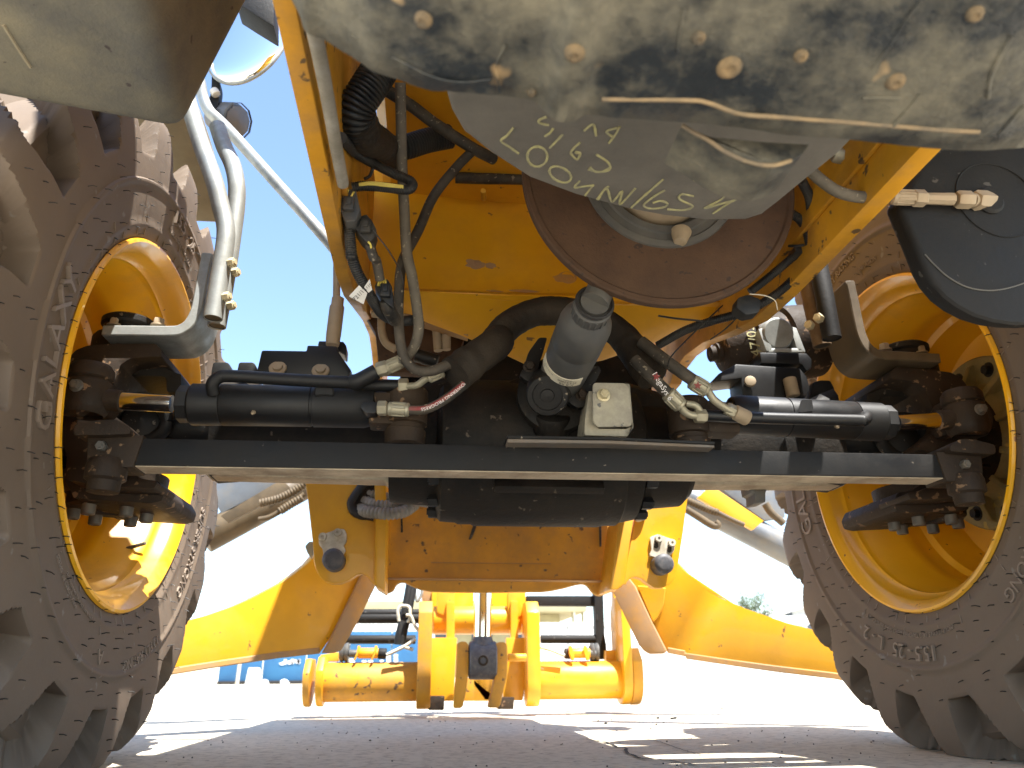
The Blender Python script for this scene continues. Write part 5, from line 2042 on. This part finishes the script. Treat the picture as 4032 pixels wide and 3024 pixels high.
ctr = at('L', 740, 928, YH)
c2_ = at('M', 820, 920, YH)
zc_ = (ctr.z + c2_.z)/2
rt = (at('L', 740, 760, YH).z - at('L', 740, 1095, YH).z)/2
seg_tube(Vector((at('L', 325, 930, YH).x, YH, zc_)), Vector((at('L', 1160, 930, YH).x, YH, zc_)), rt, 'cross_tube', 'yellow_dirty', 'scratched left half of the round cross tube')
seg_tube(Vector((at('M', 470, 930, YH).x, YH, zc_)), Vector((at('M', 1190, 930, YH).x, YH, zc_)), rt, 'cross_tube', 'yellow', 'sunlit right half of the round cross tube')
# end flanges: uprights with rounded feet


def upright(g_, x0, x1, ytop, ybot, Y0, depth, name, m, foot=True, w=.006):
    xa, xb = at(g_, x0, ybot, Y0).x, at(g_, x1, ybot, Y0).x
    zt, zb_ = at(g_, x0, ytop, Y0).z, max(.006, at(g_, x0, ybot, Y0).z)
    r = depth/2
    o = [Vector((xa, Y0 + r + r*math.cos(R(a)), zb_ + r + r*math.sin(R(a)))) for a in range(180, 361, 15)]
    o += [Vector((xa, Y0 + 2*r, zt - r*.5)), Vector((xa, Y0 + 2*r - r*.5, zt)), Vector((xa, Y0 + r*.5, zt)), Vector((xa, Y0, zt - r*.5))]
    b = bmesh.new()
    prism(b, o, (xb - xa, 0, 0), w, 2)
    return hp(name, b, m)


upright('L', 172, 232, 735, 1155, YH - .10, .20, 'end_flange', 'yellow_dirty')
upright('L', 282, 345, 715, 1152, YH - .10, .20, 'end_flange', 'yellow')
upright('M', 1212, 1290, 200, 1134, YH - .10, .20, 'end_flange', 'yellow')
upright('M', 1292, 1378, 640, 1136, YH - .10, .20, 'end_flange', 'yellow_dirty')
b = bmesh.new()
prism(b, ats('M', [(1105, 150), (1200, 150), (1225, 440), (1225, 740), (1130, 740), (1120, 400)], YH + .05), (0, .05, 0), .004)
hp('upright_plate', b, 'yellow')
b = bmesh.new()
prism(b, ats('M', [(1040, 665), (1220, 660), (1215, 1080), (1180, 1090), (1170, 870), (1140, 800), (1080, 760), (1040, 750)], YH + .04), (0, .04, 0), .004)
hp('side_web', b, 'yellow')
b = bmesh.new()
prism(b, ats('L', [(345, 705), (500, 680), (500, 760), (400, 760), (330, 900)], YH + .04), (0, .04, 0), .004)
hp('side_web', b, 'yellow')
# inner link plates
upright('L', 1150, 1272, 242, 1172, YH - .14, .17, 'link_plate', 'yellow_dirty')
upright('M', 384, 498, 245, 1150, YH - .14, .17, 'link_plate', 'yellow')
# centre shackles: curved ears
for g_, pts in (('L', [(1500, 610), (1530, 590), (1575, 592), (1598, 620), (1600, 760), (1595, 880), (1575, 1010), (1550, 1140), (1530, 1156), (1470, 1156), (1480, 1000), (1495, 850)]), ('M', [(108, 610), (140, 594), (185, 594), (208, 615), (214, 740), (210, 880), (180, 1000), (150, 1130), (130, 1152), (48, 1152), (80, 1020), (108, 880)])):
    b = bmesh.new()
    prism(b, ats(g_, pts, YH - .24), (0, .08, 0), .006, 2)
    hp('shackle_ear', b, 'yellow_dirty')
# lower feet and back plates
for g_, pts, Y_, m in (('L', [(1265, 1050), (1395, 1050), (1390, 1172), (1255, 1172)], YH - .08, 'cast_brown'), ('M', [(125, 1060), (270, 1060), (262, 1164), (125, 1164)], YH - .08, 'cast_brown'),
                       ('L', [(1272, 560), (1500, 560), (1470, 1095), (1260, 1095)], YH - .02, 'yellow'), ('L', [(1560, 900), (1830, 900), (1790, 1095), (1550, 1095)], YH - .02, 'yellow_dirty'),
                       ('M', [(-80, 900), (110, 900), (60, 1090), (-80, 1090)], YH - .02, 'yellow_dirty'), ('M', [(200, 560), (400, 560), (340, 1090), (170, 1090)], YH - .02, 'yellow')):
    b = bmesh.new()
    P = ats(g_, pts, Y_)
    for v in P:
        v.z = max(v.z, .008)
    prism(b, P, (0, .03, 0), .004)
    hp('carriage_plate', b, m)
# upper orange block, its ribs
b = bmesh.new()
prism(b, ats('L', [(1285, 150), (1640, 150), (1640, 520), (1285, 520)], YH + .10), (0, .12, 0), .006)
hp('tilt_block', b, 'yellow')
b = bmesh.new()
prism(b, ats('M', [(20, 150), (365, 150), (365, 520), (20, 520)], YH + .10), (0, .12, 0), .006)
hp('tilt_block', b, 'yellow')
seg_tube(Vector((at('L', 1300, 400, YH).x, YH + .08, at('L', 1300, 400, YH).z)), Vector((at('M', 340, 400, YH).x, YH + .08, at('L', 1300, 400, YH).z)), .055, 'pivot_tube', 'yellow', 'short yellow pivot tube')
for g_, x0, x1, y0, y1 in (('L', 1330, 1480, 150, 380), ('M', 215, 362, 160, 390), ('L', 1410, 1480, 250, 600), ('M', 240, 300, 245, 620), ('M', 345, 385, 290, 450)):
    b = bmesh.new()
    xm = (x0 + x1)/2
    prism(b, roundpoly(ats(g_, [(x0, y0), (x1, y0), (x1, y1 - 30), (xm, y1), (x0, y1 - 30)], YH + .02 - (.03 if x1 - x0 < 90 else 0)), .25, 3), (0, .05, 0), .004)
    hp('tilt_ear', b, 'yellow')
# ram end: chrome rod and grey knuckle with a grease hole
b = bmesh.new()
sweep(b, [at('L', 1712, 590, YH - .2), at('L', 1716, 380, YH - .2), at('L', 1720, 60, YH - .2)], .0325, 32)
hp('tilt_rod', b, 'chrome', 'bright chrome rod standing up from the grey knuckle')
b = bmesh.new()
ky = YH - .2
c = at('L', 1710, 750, ky)
kr = (at('L', 1600, 590, ky).z - at('L', 1600, 915, ky).z)/2
lathe(b, Vector((at('L', 1600, 750, ky).x, ky, c.z)), (1, 0, 0), [(0, kr-.004), (.004, kr), (at('L', 1828, 750, ky).x - at('L', 1600, 750, ky).x - .004, kr), (at('L', 1828, 750, ky).x - at('L', 1600, 750, ky).x, kr-.004)], 40)
lathe(b, at('L', 1716, 600, ky), (0, 0, 1), [(-.01, .044), (.012, .036), (.02, .034)], 28)
hp('knuckle', b, 'pin_grey', 'worn grey knuckle between the two ears')
b = bmesh.new()
lathe(b, Vector((c.x, ky - kr + .004, c.z - .002)), (0, -1, 0), [(-.004, .020), (.006, .018), (.006, .011), (-.01, .010), (-.01, 0)], 20, capped=False)
hp('grease_ring', b, 'cast_brown')
b = bmesh.new()
lathe(b, Vector((c.x, ky - kr + .0045, c.z - .002)), (0, -1, 0), [(0, .0105), (.0005, 0)], 16, capped=False)
hp('grease_hole', b, 'rubber_dark')
seg_tube(at('M', 215, 727, YH - .2), at('M', 370, 727, YH - .2), .014, 'stub_pin', 'yellow')
# lock pins with ribs on top of the tube
for g_, x0, x1, ribs in (('L', 665, 835, (672, 818)), ('M', 735, 905, (742, 868))):
    y0 = 690
    seg_tube(at(g_, x0, y0, YH - .02), at(g_, x1, y0, YH - .02), .019, 'lock_sleeve', 'yellow')
    for i, x in enumerate(ribs):
        b = bmesh.new()
        k = 1 if g_ == 'M' else -1
        prism(b, ats(g_, [(x - 12, 625), (x + 12, 628), (x + 12 + k*20, 700), (x + k*35, 750), (x - 20 + k*30, 750), (x - 16 + k*6, 690)], YH - .06), (0, .02, 0), .003)
        hp('sleeve_rib', b, 'yellow')
for g_, xa, xb, r_, m in (('L', 585, 665, .014, 'tube_grey'), ('L', 835, 905, .020, 'tank_black'), ('M', 690, 745, .020, 'cast_brown'), ('M', 900, 960, .015, 'tube_grey')):
    seg_tube(at(g_, xa, 692, YH - .02), at(g_, xb, 695, YH - .02), r_, 'lock_bar', m)
for g_, x in (('L', 545), ('M', 940)):
    b = bmesh.new()
    lathe(b, at(g_, x - 38, 685, YH + .0), (1, 0, 0), [(0, .026), (.006, .034), (.014, .036), (.018, .030), (.026, .036), (.034, .036), (.036, .02)], 24)
    hp('lock_washer', b, 'tube_grey')
# lever linkage
for pts in ([('L', 905, 705), ('L', 1000, 660), ('L', 1070, 625), ('L', 1150, 570)], [('L', 1070, 370), ('L', 1110, 380), ('L', 1150, 470), ('L', 1215, 530)], [('M', 490, 640), ('M', 580, 665), ('M', 690, 710)], [('L', 1130, 660), ('L', 1060, 640)]):
    b = bmesh.new()
    sweep(b, spline([at(*q, YH - .08) for q in pts], 6), .011, 10, flat=.6)
    hp('lock_lever', b, 'retainer', smooth=60)
b = bmesh.new()
hexbolt(b, at('L', 1215, 535, YH - .1), (0, -1, 0), .015, .02)
hp('lever_bolt', b, 'pin_grey')
# black fork frame behind: bars and posts
for g_, xa, xb, y, r_ in (('L', 560, 1200, 352, .016), ('L', 560, 1200, 395, .021), ('L', 520, 1150, 575, .017), ('M', 490, 1000, 572, .017)):
    seg_tube(at(g_, xa, y, YH + .12), at(g_, xb, y, YH + .12), r_, 'frame_bar', 'tank_black')
b = bmesh.new()
prism(b, ats('M', [(370, 205), (990, 205), (990, 292), (370, 288)], YH + .12), (0, .05, 0), .004)
hp('frame_beam', b, 'tank_black')
b = bmesh.new()
prism(b, roundpoly(ats('M', [(940, 100), (1015, 100), (1022, 300), (1030, 540), (1045, 620), (1048, 720), (1020, 742), (960, 742), (955, 400)], YH + .10), .1, 2), (0, .05, 0), .004)
hp('frame_post', b, 'tank_black')
b = bmesh.new()
prism(b, roundpoly(ats('M', [(960, 360), (975, 360), (975, 412), (960, 412)], YH + .098), .4, 3), (0, .002, 0), 0)
hp('post_slot', b, 'rubber_dark')
for dx in (0, 30):
    b = bmesh.new()
    tube(b, [at('L', 1105 + dx, 80, YH - .02), at('L', 1085 + dx, 200, YH - .03), at('L', 1050 + dx, 380, YH - .04), at('L', 1015 + dx, 520, YH - .05), at('L', 1000 + dx, 618, YH - .05)], .0155, 12)
    hp('tilt_hose', b, 'tank_black', smooth=60)
b = bmesh.new()
ring = [at('L', 1000 + 70*0, 0, YH) for _ in range(0)]
sweep(b, spline(ats('L', [(1010, 420), (1000, 340), (1020, 295), (1060, 290), (1100, 310), (1100, 400), (1080, 430)], YH - .07), 6), .006, 8)
hp('wire_clip', b, 'retainer', smooth=60)
b = bmesh.new()
tube(b, ats('L', [(1140, 130), (1150, 200), (1165, 250), (1200, 190), (1205, 130)], YH), .006, 8)
hp('wire_hanger', b, 'galvanised', smooth=60)
b = bmesh.new()
prism(b, ats('L', [(1215, 110), (1330, 110), (1320, 250), (1290, 280), (1200, 240)], YH + .12), (0, .03, 0), .003)
hp('rear_plate', b, 'rust_yellow')

# ------------------------------------------------------------------ above the lens: bonnet, and an unseen box added for its shade
b = bmesh.new()
box(b, (.065, -.05, 1.40), (.80, 2.2, .52), None, .05, 3)  # right side widened past the rail for its shade
obj('bonnet', b, 'yellow', root, 'yellow bonnet over the engine')
b = bmesh.new()
box(b, (-.05, -.74, 1.58), (1.02, .22, .90), None, .04, 3)  # unseen box added to shade the left knuckle
obj('shade_box', b, 'yellow', root)
b = bmesh.new()
prism(b, ats('A', [(1530, -60), (1790, -60), (1790, 172), (1650, 85), (1540, 15)], -.2), (0, .06, 0), .004)
obj('hood_edge', b, 'tank_black', root)

# ------------------------------------------------------------------ yard beyond the machine


def gpt(g_, x, y):
    return on(g_, x, y, 2, 0.)


# blue hoarding with white lettering fragments
YB = 15.
bl = at('I', 1460, 800, YB)
zt = at('L', 900, 505, YB).z
xe = at('L', 1300, 700, YB).x
hoard = empty('blue_hoarding', (bl.x, YB, 0))
tag(hoard, 'low blue hoarding with white lettering at the far edge of the yard, behind the hitch', 'hoarding')
HO = Matrix.Translation((-bl.x, -YB, 0))
n_ = 5
for i in range(n_):
    xa = bl.x + (xe - bl.x)*i/n_
    xb = bl.x + (xe - bl.x)*(i+1)/n_ - .02
    b = bmesh.new()
    box(b, ((xa+xb)/2, YB + .03 + .006*(i % 2), zt/2), (xb - xa, .05, zt), None, .008)
    b.transform(HO)
    obj('panel', b, 'blue_paint', hoard)
b = bmesh.new()
box(b, ((bl.x + xe)/2, YB - .03, .035), (xe - bl.x, .06, .06), None, .01)
b.transform(HO)
obj('kick_rail', b, 'stone_dark', hoard)
# the lettering is cut off by the hitch in the photograph; only its white strokes can be seen
for g_, pts in (('L', [(590, 740), (615, 735), (640, 768), (595, 768)]), ('L', [(700, 750), (735, 752), (735, 770), (698, 770)]), ('L', [(750, 752), (790, 752), (788, 770), (750, 770)]), ('L', [(850, 748), (880, 748), (870, 770), (850, 770)]),
                ('L', [(905, 700), (935, 700), (935, 768), (905, 768)]), ('L', [(968, 700), (998, 700), (998, 768), (968, 768)]), ('I', [(1870, 700), (1900, 690), (1915, 708), (1880, 712)]), ('I', [(1925, 686), (1960, 682), (1965, 704), (1930, 706)]), ('I', [(1975, 678), (2012, 674), (2012, 700), (1985, 702)]),
                ('L', [(40, 742), (62, 742), (62, 782), (40, 782)]), ('L', [(95, 742), (128, 742), (122, 780), (100, 780)]), ('L', [(145, 745), (172, 740), (172, 780), (150, 775)])):
    b = bmesh.new()
    P = ats(g_, pts, YB - .004)
    prism(b, P, (0, .004, 0), 0)
    b.transform(HO)
    obj('letter_stroke', b, 'ink_white', hoard)
# white fence of crossed laths behind it
YF = 24.
xa, xb = at('L', 480, 470, YF).x, at('L', 1300, 470, YF).x
z0, z1 = at('L', 800, 520, YF).z, at('L', 800, 432, YF).z
fe = empty('lattice_fence', (xa, YF, 0))
tag(fe, 'white lattice fence between the blue hoarding and the tan building', 'fence')
FI = Matrix.Translation((-xa, -YF, 0))
for zq in (z0 - .3, z0 + .1, z1):
    b = bmesh.new()
    box(b, ((xa+xb)/2, YF, zq), (xb - xa, .05, .07), None, 0)
    b.transform(FI)
    obj('rail', b, 'white_paint', fe)
n_ = 26
slat = None
for i in range(n_):
    x = xa + (xb - xa)*i/n_
    for sgn in (1, -1):
        if slat is None:
            b = bmesh.new()
            box(b, (0, 0, 0), (.07, .02, math.hypot(z1 - z0, .25)), None, 0)
            slat = obj('lath', b, 'white_paint', fe)
            o = slat
        else:
            o = again(slat, fe)
        o.location = (x - xa + .12, .03*sgn, (z0+z1)/2)
        o.rotation_euler = (0, sgn*math.atan2(.25, z1 - z0), 0)
for i in range(6):
    b = bmesh.new()
    x = xa + (xb - xa)*i/5
    box(b, (x, YF, z1/2), (.09, .09, z1), None, 0)
    b.transform(FI)
    obj('post', b, 'white_paint', fe)
# tan building with a canopy roof
YT = 42.
xa, xb = at('L', 300, 300, YT).x, at('M', 848, 300, YT).x
zr0, zr1 = at('M', 700, 352, YT).z, at('M', 700, 262, YT).z
tb = empty('tan_building', (xa, YT, 0))
tag(tb, 'low tan building with a flat canopy roof beyond the yard', 'building')
BI = Matrix.Translation((-xa, -YT, 0))


def bp_(name, c, s_, m):
    b = bmesh.new()
    box(b, c, s_, None, .02)
    b.transform(BI)
    return obj(name, b, m, tb)


bp_('roof', ((xa+xb)/2, YT + 3, (zr0+zr1)/2), (xb - xa, 8, zr1 - zr0), 'beige_wall')
xw = at('M', 690, 400, YT).x
bp_('wall', ((xa+xw)/2, YT + 3.5, zr0/2 - .02), (xw - xa - .3, 6, zr0), 'beige_wall')
for xq in (750, 830):
    bp_('canopy_post', (at('M', xq, 400, YT).x, YT - .5, zr0/2), (.14, .14, zr0 - .02), 'beige_wall')
for i in range(5):
    x = xa + (xw - xa)*(i + .6)/5.4
    bp_('window', (x, YT + .47, zr0*.62), (1.1, .08, zr0*.3), 'dark_window')
bp_('roof_stay', (at('M', 690, 330, YT).x + .5, YT - .8, zr0*.85), (.08, .08, zr0*.5), 'white_paint').rotation_euler = (0, R(-2), 0)
# low white wall
YW = 19.
xa, xb = at('M', 420, 560, YW).x, at('O', 800, 440, YW).x
zw = at('M', 700, 462, YW).z
ww = empty('white_wall', (xa, YW, 0))
tag(ww, 'low white boundary wall right of the hitch', 'wall')
n_ = 8
for i in range(n_):
    x0, x1 = xa + (xb-xa)*i/n_, xa + (xb-xa)*(i+1)/n_ - .02
    b = bmesh.new()
    box(b, ((x0+x1)/2, YW + .1, zw/2), (x1-x0, .2, zw), None, .01)
    b.transform(Matrix.Translation((-xa, -YW, 0)))
    obj('panel', b, 'white_paint', ww)
b = bmesh.new()
box(b, ((xa+xb)/2, YW + .1, zw + .045), (xb - xa, .28, .08), None, .01)
b.transform(Matrix.Translation((-xa, -YW, 0)))
obj('coping', b, 'white_paint', ww)
# grey shed at the right
YG = 44.
p0, p1 = at('O', 590, 372, YG), at('O', 760, 322, YG)
sh = empty('grey_shed', (p0.x, YG, 0))
tag(sh, 'pale grey shed with a sloping roof beside the right tyre', 'shed')
GI2 = Matrix.Translation((-p0.x, -YG, 0))
b = bmesh.new()
prism(b, [Vector((p0.x, YG, 0)), Vector((p1.x + 4, YG, 0)), Vector((p1.x + 4, YG, p1.z + .5)), Vector((p1.x, YG, p1.z)), p0], (0, 8, 0), .02)
b.transform(GI2)
obj('wall', b, 'shed_grey', sh)
b = bmesh.new()
sweep_strip(b, [p0 + Vector((-.4, -.4, -.08)), p1 + Vector((0, -.4, .06)), p1 + Vector((4, -.4, .56))], .12, (0, 9, 0), .01)
b.transform(GI2)
obj('roof', b, 'white_paint', sh)
b = bmesh.new()
pw = at('O', 675, 378, YG)
box(b, (pw.x, YG, pw.z), (.45, .1, .8), None, .02)
b.transform(GI2)
obj('window', b, 'dark_window', sh)
# white van, only its roof shows over the loader arm
YV = 22.
pv0, pv1 = at('O', 540, 388, YV), at('O', 660, 420, YV)
zv = at('O', 600, 374, YV).z
van = empty('white_van', (pv0.x + .9, YV, 0))
tag(van, 'white van parked before the grey shed, its roof showing above the loader arm', 'van')
b = bmesh.new()
o = [Vector((0, 0, .35)), Vector((0, 0, zv - .5)), Vector((.12, 0, zv - .06)), Vector((.4, 0, zv)), Vector((1.4, 0, zv)), Vector((1.7, 0, zv - .08)), Vector((1.8, 0, zv - .5)), Vector((1.8, 0, .35))]
prism(b, [v + Vector((-.9, 0, 0)) for v in o], (0, 4.2, 0), .08, 3)
obj('body', b, 'white_paint', van)
b = bmesh.new()
box(b, (0, -.01, zv - .45), (1.3, .04, .42), None, .01)
obj('rear_window', b, 'dark_window', van)
for sx in (-.78, .78):
    for yy in (.7, 3.4):
        b = bmesh.new()
        cyl(b, (sx - .1, yy, .34), (sx + .1, yy, .34), .34, 24, .03)
        obj('wheel', b, 'rubber_dark', van)
# tree
pt = at('O', 430, 300, 36.)
tr_ = empty('tree', (pt.x, 36., 0))
tag(tr_, 'thin pale green tree showing above the right loader arm', 'tree')
rnd = random.Random(5)
b = bmesh.new()
sweep(b, [Vector((0, 0, -.1)), Vector((.05, 0, 1.4)), Vector((0, .05, 2.9))], [.11, .09, .06], 8)
tips = []
for i in range(16):
    a = rnd.uniform(0, 6.28)
    q0 = Vector((0, 0, rnd.uniform(1.7, 2.9)))
    q1 = q0 + Vector((math.cos(a)*rnd.uniform(.4, 1.3), math.sin(a)*rnd.uniform(.3, 1.0), rnd.uniform(.4, 1.5)))
    sweep(b, [q0, q0.lerp(q1, .5) + Vector((0, 0, -.06)), q1], [.03, .02, .008], 5)
    tips.append((q0, q1))
obj('trunk', b, 'bark', tr_)
zmax = at('O', 450, 185, 36.).z
b = bmesh.new()
for q0, q1 in tips:
    for k in range(220):
        t = rnd.uniform(.35, 1.1)
        c = q0.lerp(q1, t) + Vector((rnd.gauss(0, .16), rnd.gauss(0, .16), rnd.gauss(0, .16)))
        c.z = min(c.z, zmax + rnd.uniform(-.15, .05))
        s_ = rnd.uniform(.03, .065)
        Rr = Matrix.Rotation(rnd.uniform(0, 6.3), 3, Vector((rnd.gauss(0, 1), rnd.gauss(0, 1), rnd.gauss(0, 1))).normalized())
        b.faces.new([b.verts.new(c + Rr @ Vector(v)*s_) for v in ((-1, 0, 0), (0, -.5, 0), (1, 0, 0), (0, .5, 0))])
obj('crown', b, 'leaf', tr_)
# thin mast
m0, m1 = at('H', 1620, 1440, 13.), at('H', 1692, 900, 13.)
dm = (m1 - m0)
b = bmesh.new()
ms = m0 - dm*(m0.z/dm.z)
sweep(b, [ms, m0, m1, m1 + dm*.6], [.03, .026, .02, .014], 10)
b.transform(Matrix.Translation(-ms))
mo = obj('mast', b, 'mast', None, smooth=60)
mo.location = ms
tag(mo, 'thin pale mast standing in the sky gap left of the nose frame', 'mast')
# white block and stones at the hoarding's foot
q = gpt('I', 1703, 860)
q = Vector((bl.x + (at('I', 1703, 850, YB).x - bl.x), YB - .25, 0))
b = bmesh.new()
prism(b, [Vector((-.13, 0, 0)), Vector((.14, 0, 0)), Vector((.10, 0, .30)), Vector((-.09, 0, .30))], (0, .18, 0), .02, 2)
o = obj('concrete_block', b, 'white_paint')
o.location = q
tag(o, 'small white concrete block at the foot of the blue hoarding', 'block')
rnd = random.Random(3)
for i, (g_, x) in enumerate((('I', 1785), ('I', 1915), ('L', 55))):
    p = Vector((at(g_, x, 850 if g_ == 'I' else 970, YB).x, YB - .2, 0))
    b = bmesh.new()
    bmesh.ops.create_icosphere(b, subdivisions=2, radius=.085)
    for v in b.verts:
        v.co *= 1 + .25*noise.noise(v.co*14 + Vector((i*3, 0, 0)))
        v.co.z = max(v.co.z*.7, -.03)
    o = obj('stone', b, 'white_paint')
    o.location = p + Vector((0, 0, .03))
    tag(o, ('pale rounded stone at the foot of the blue hoarding, just right of the white block', 'pale rounded stone at the foot of the blue hoarding, farthest right before the hitch', 'pale rounded stone at the hoarding foot, touching the view of the hitch flange')[i], 'stone', 'stones along the hoarding')
# dark crumbs on the concrete
crumbs = [('M', 1482, 1245, 15), ('M', 1598, 1250, 16), ('M', 1625, 1246, 17), ('M', 1040, 1290, 15), ('M', 1088, 1256, 9), ('M', 2020, 1165, 10), ('M', 1466, 1297, 10), ('M', 1527, 1281, 9), ('M', 376, 1340, 9), ('M', 1420, 1330, 9), ('M', 975, 1264, 9), ('M', 1556, 1438, 8), ('M', 1628, 1362, 6), ('M', 2050, 1615, 10),
          ('M', 525, 1430, 7), ('M', 422, 1505, 7), ('M', 35, 1645, 9), ('L', 765, 1430, 10), ('L', 1155, 1420, 6), ('L', 500, 1365, 6), ('L', 1750, 1645, 8), ('L', 52, 1282, 6), ('L', 952, 1604, 8), ('L', 1262, 1268, 7), ('O', 238, 985, 10), ('O', 345, 1195, 8), ('O', 620, 1300, 9), ('O', 1228, 1195, 8), ('O', 170, 1220, 7), ('O', 500, 1125, 6), ('O', 795, 1160, 6), ('O', 1075, 1050, 8), ('O', 570, 1335, 7), ('O', 365, 1290, 6), ('O', 650, 1200, 6),
          ('L', 840, 1335, 5), ('L', 150, 1450, 6), ('L', 235, 1505, 6), ('L', 1480, 1330, 6), ('L', 1665, 1450, 6)]
for i, (g_, x, y, s_) in enumerate(crumbs):
    p = gpt(g_, x, y)
    r = s_*.4666*(p - CAM).length/FOC*.9
    b = bmesh.new()
    bmesh.ops.create_icosphere(b, subdivisions=2, radius=r)
    for v in b.verts:
        v.co *= 1 + .5*noise.noise(v.co/r*1.3 + Vector((i*5.1, 0, 0)))
        v.co.z = max(v.co.z*.75, -r*.4)
    o = obj('crumb', b, 'stone_dark')
    o.location = p + Vector((0, 0, r*.38))
    tag(o, 'small black crumb of asphalt lying on the pale concrete', 'crumb', 'dark crumbs scattered on the concrete')
b = bmesh.new()
for i in range(650):
    p = Vector((rnd.uniform(-2.2, 2.6), rnd.uniform(-.9, 2.5), 0))
    r = rnd.uniform(.0006, .0019)*(1 + .25*max(0, p.y))
    m4 = Matrix.Translation(p + Vector((0, 0, r*.4))) @ Matrix.Rotation(rnd.uniform(0, 6), 4, 'Z')
    bmesh.ops.create_icosphere(b, subdivisions=1, radius=r, matrix=m4)
gr = obj('grit', b, 'stone_dark')
tag(gr, 'fine dark grit strewn over the concrete', 'grit', kind='stuff')
# cracks in the concrete
for pts, w_ in (([('M', 880, 1420), ('M', 1000, 1438), ('M', 1090, 1462), ('M', 1140, 1490), ('M', 1205, 1498), ('M', 1218, 1535), ('M', 1290, 1565), ('M', 1345, 1588), ('M', 1500, 1592), ('M', 1800, 1640)], .0022), ([('M', 1340, 1410), ('M', 1480, 1440), ('M', 1650, 1500), ('M', 1850, 1560)], .0010), ([('M', 1800, 1570), ('M', 2000, 1565), ('M', 2143, 1580)], .0014)):
    b = bmesh.new()
    P = spline([gpt(*q) for q in pts], 8)
    pr = None
    for i, p in enumerate(P):
        p = p + Vector((noise.noise(p*60)*.004, noise.noise(p*60 + Vector((9, 0, 0)))*.006, 0))
        t = (P[min(i+1, len(P)-1)] - P[max(i-1, 0)]).normalized()
        nn = Vector((-t.y, t.x, 0))*w_*(.6 + .8*abs(noise.noise(p*90)))*2
        cur = [b.verts.new(p + nn + Vector((0, 0, .002))), b.verts.new(p - nn + Vector((0, 0, .002)))]
        if pr:
            b.faces.new((pr[0], pr[1], cur[1], cur[0]))
        pr = cur
    o = obj('crack', b, 'stone_dark', g, 'dark crack in the concrete')
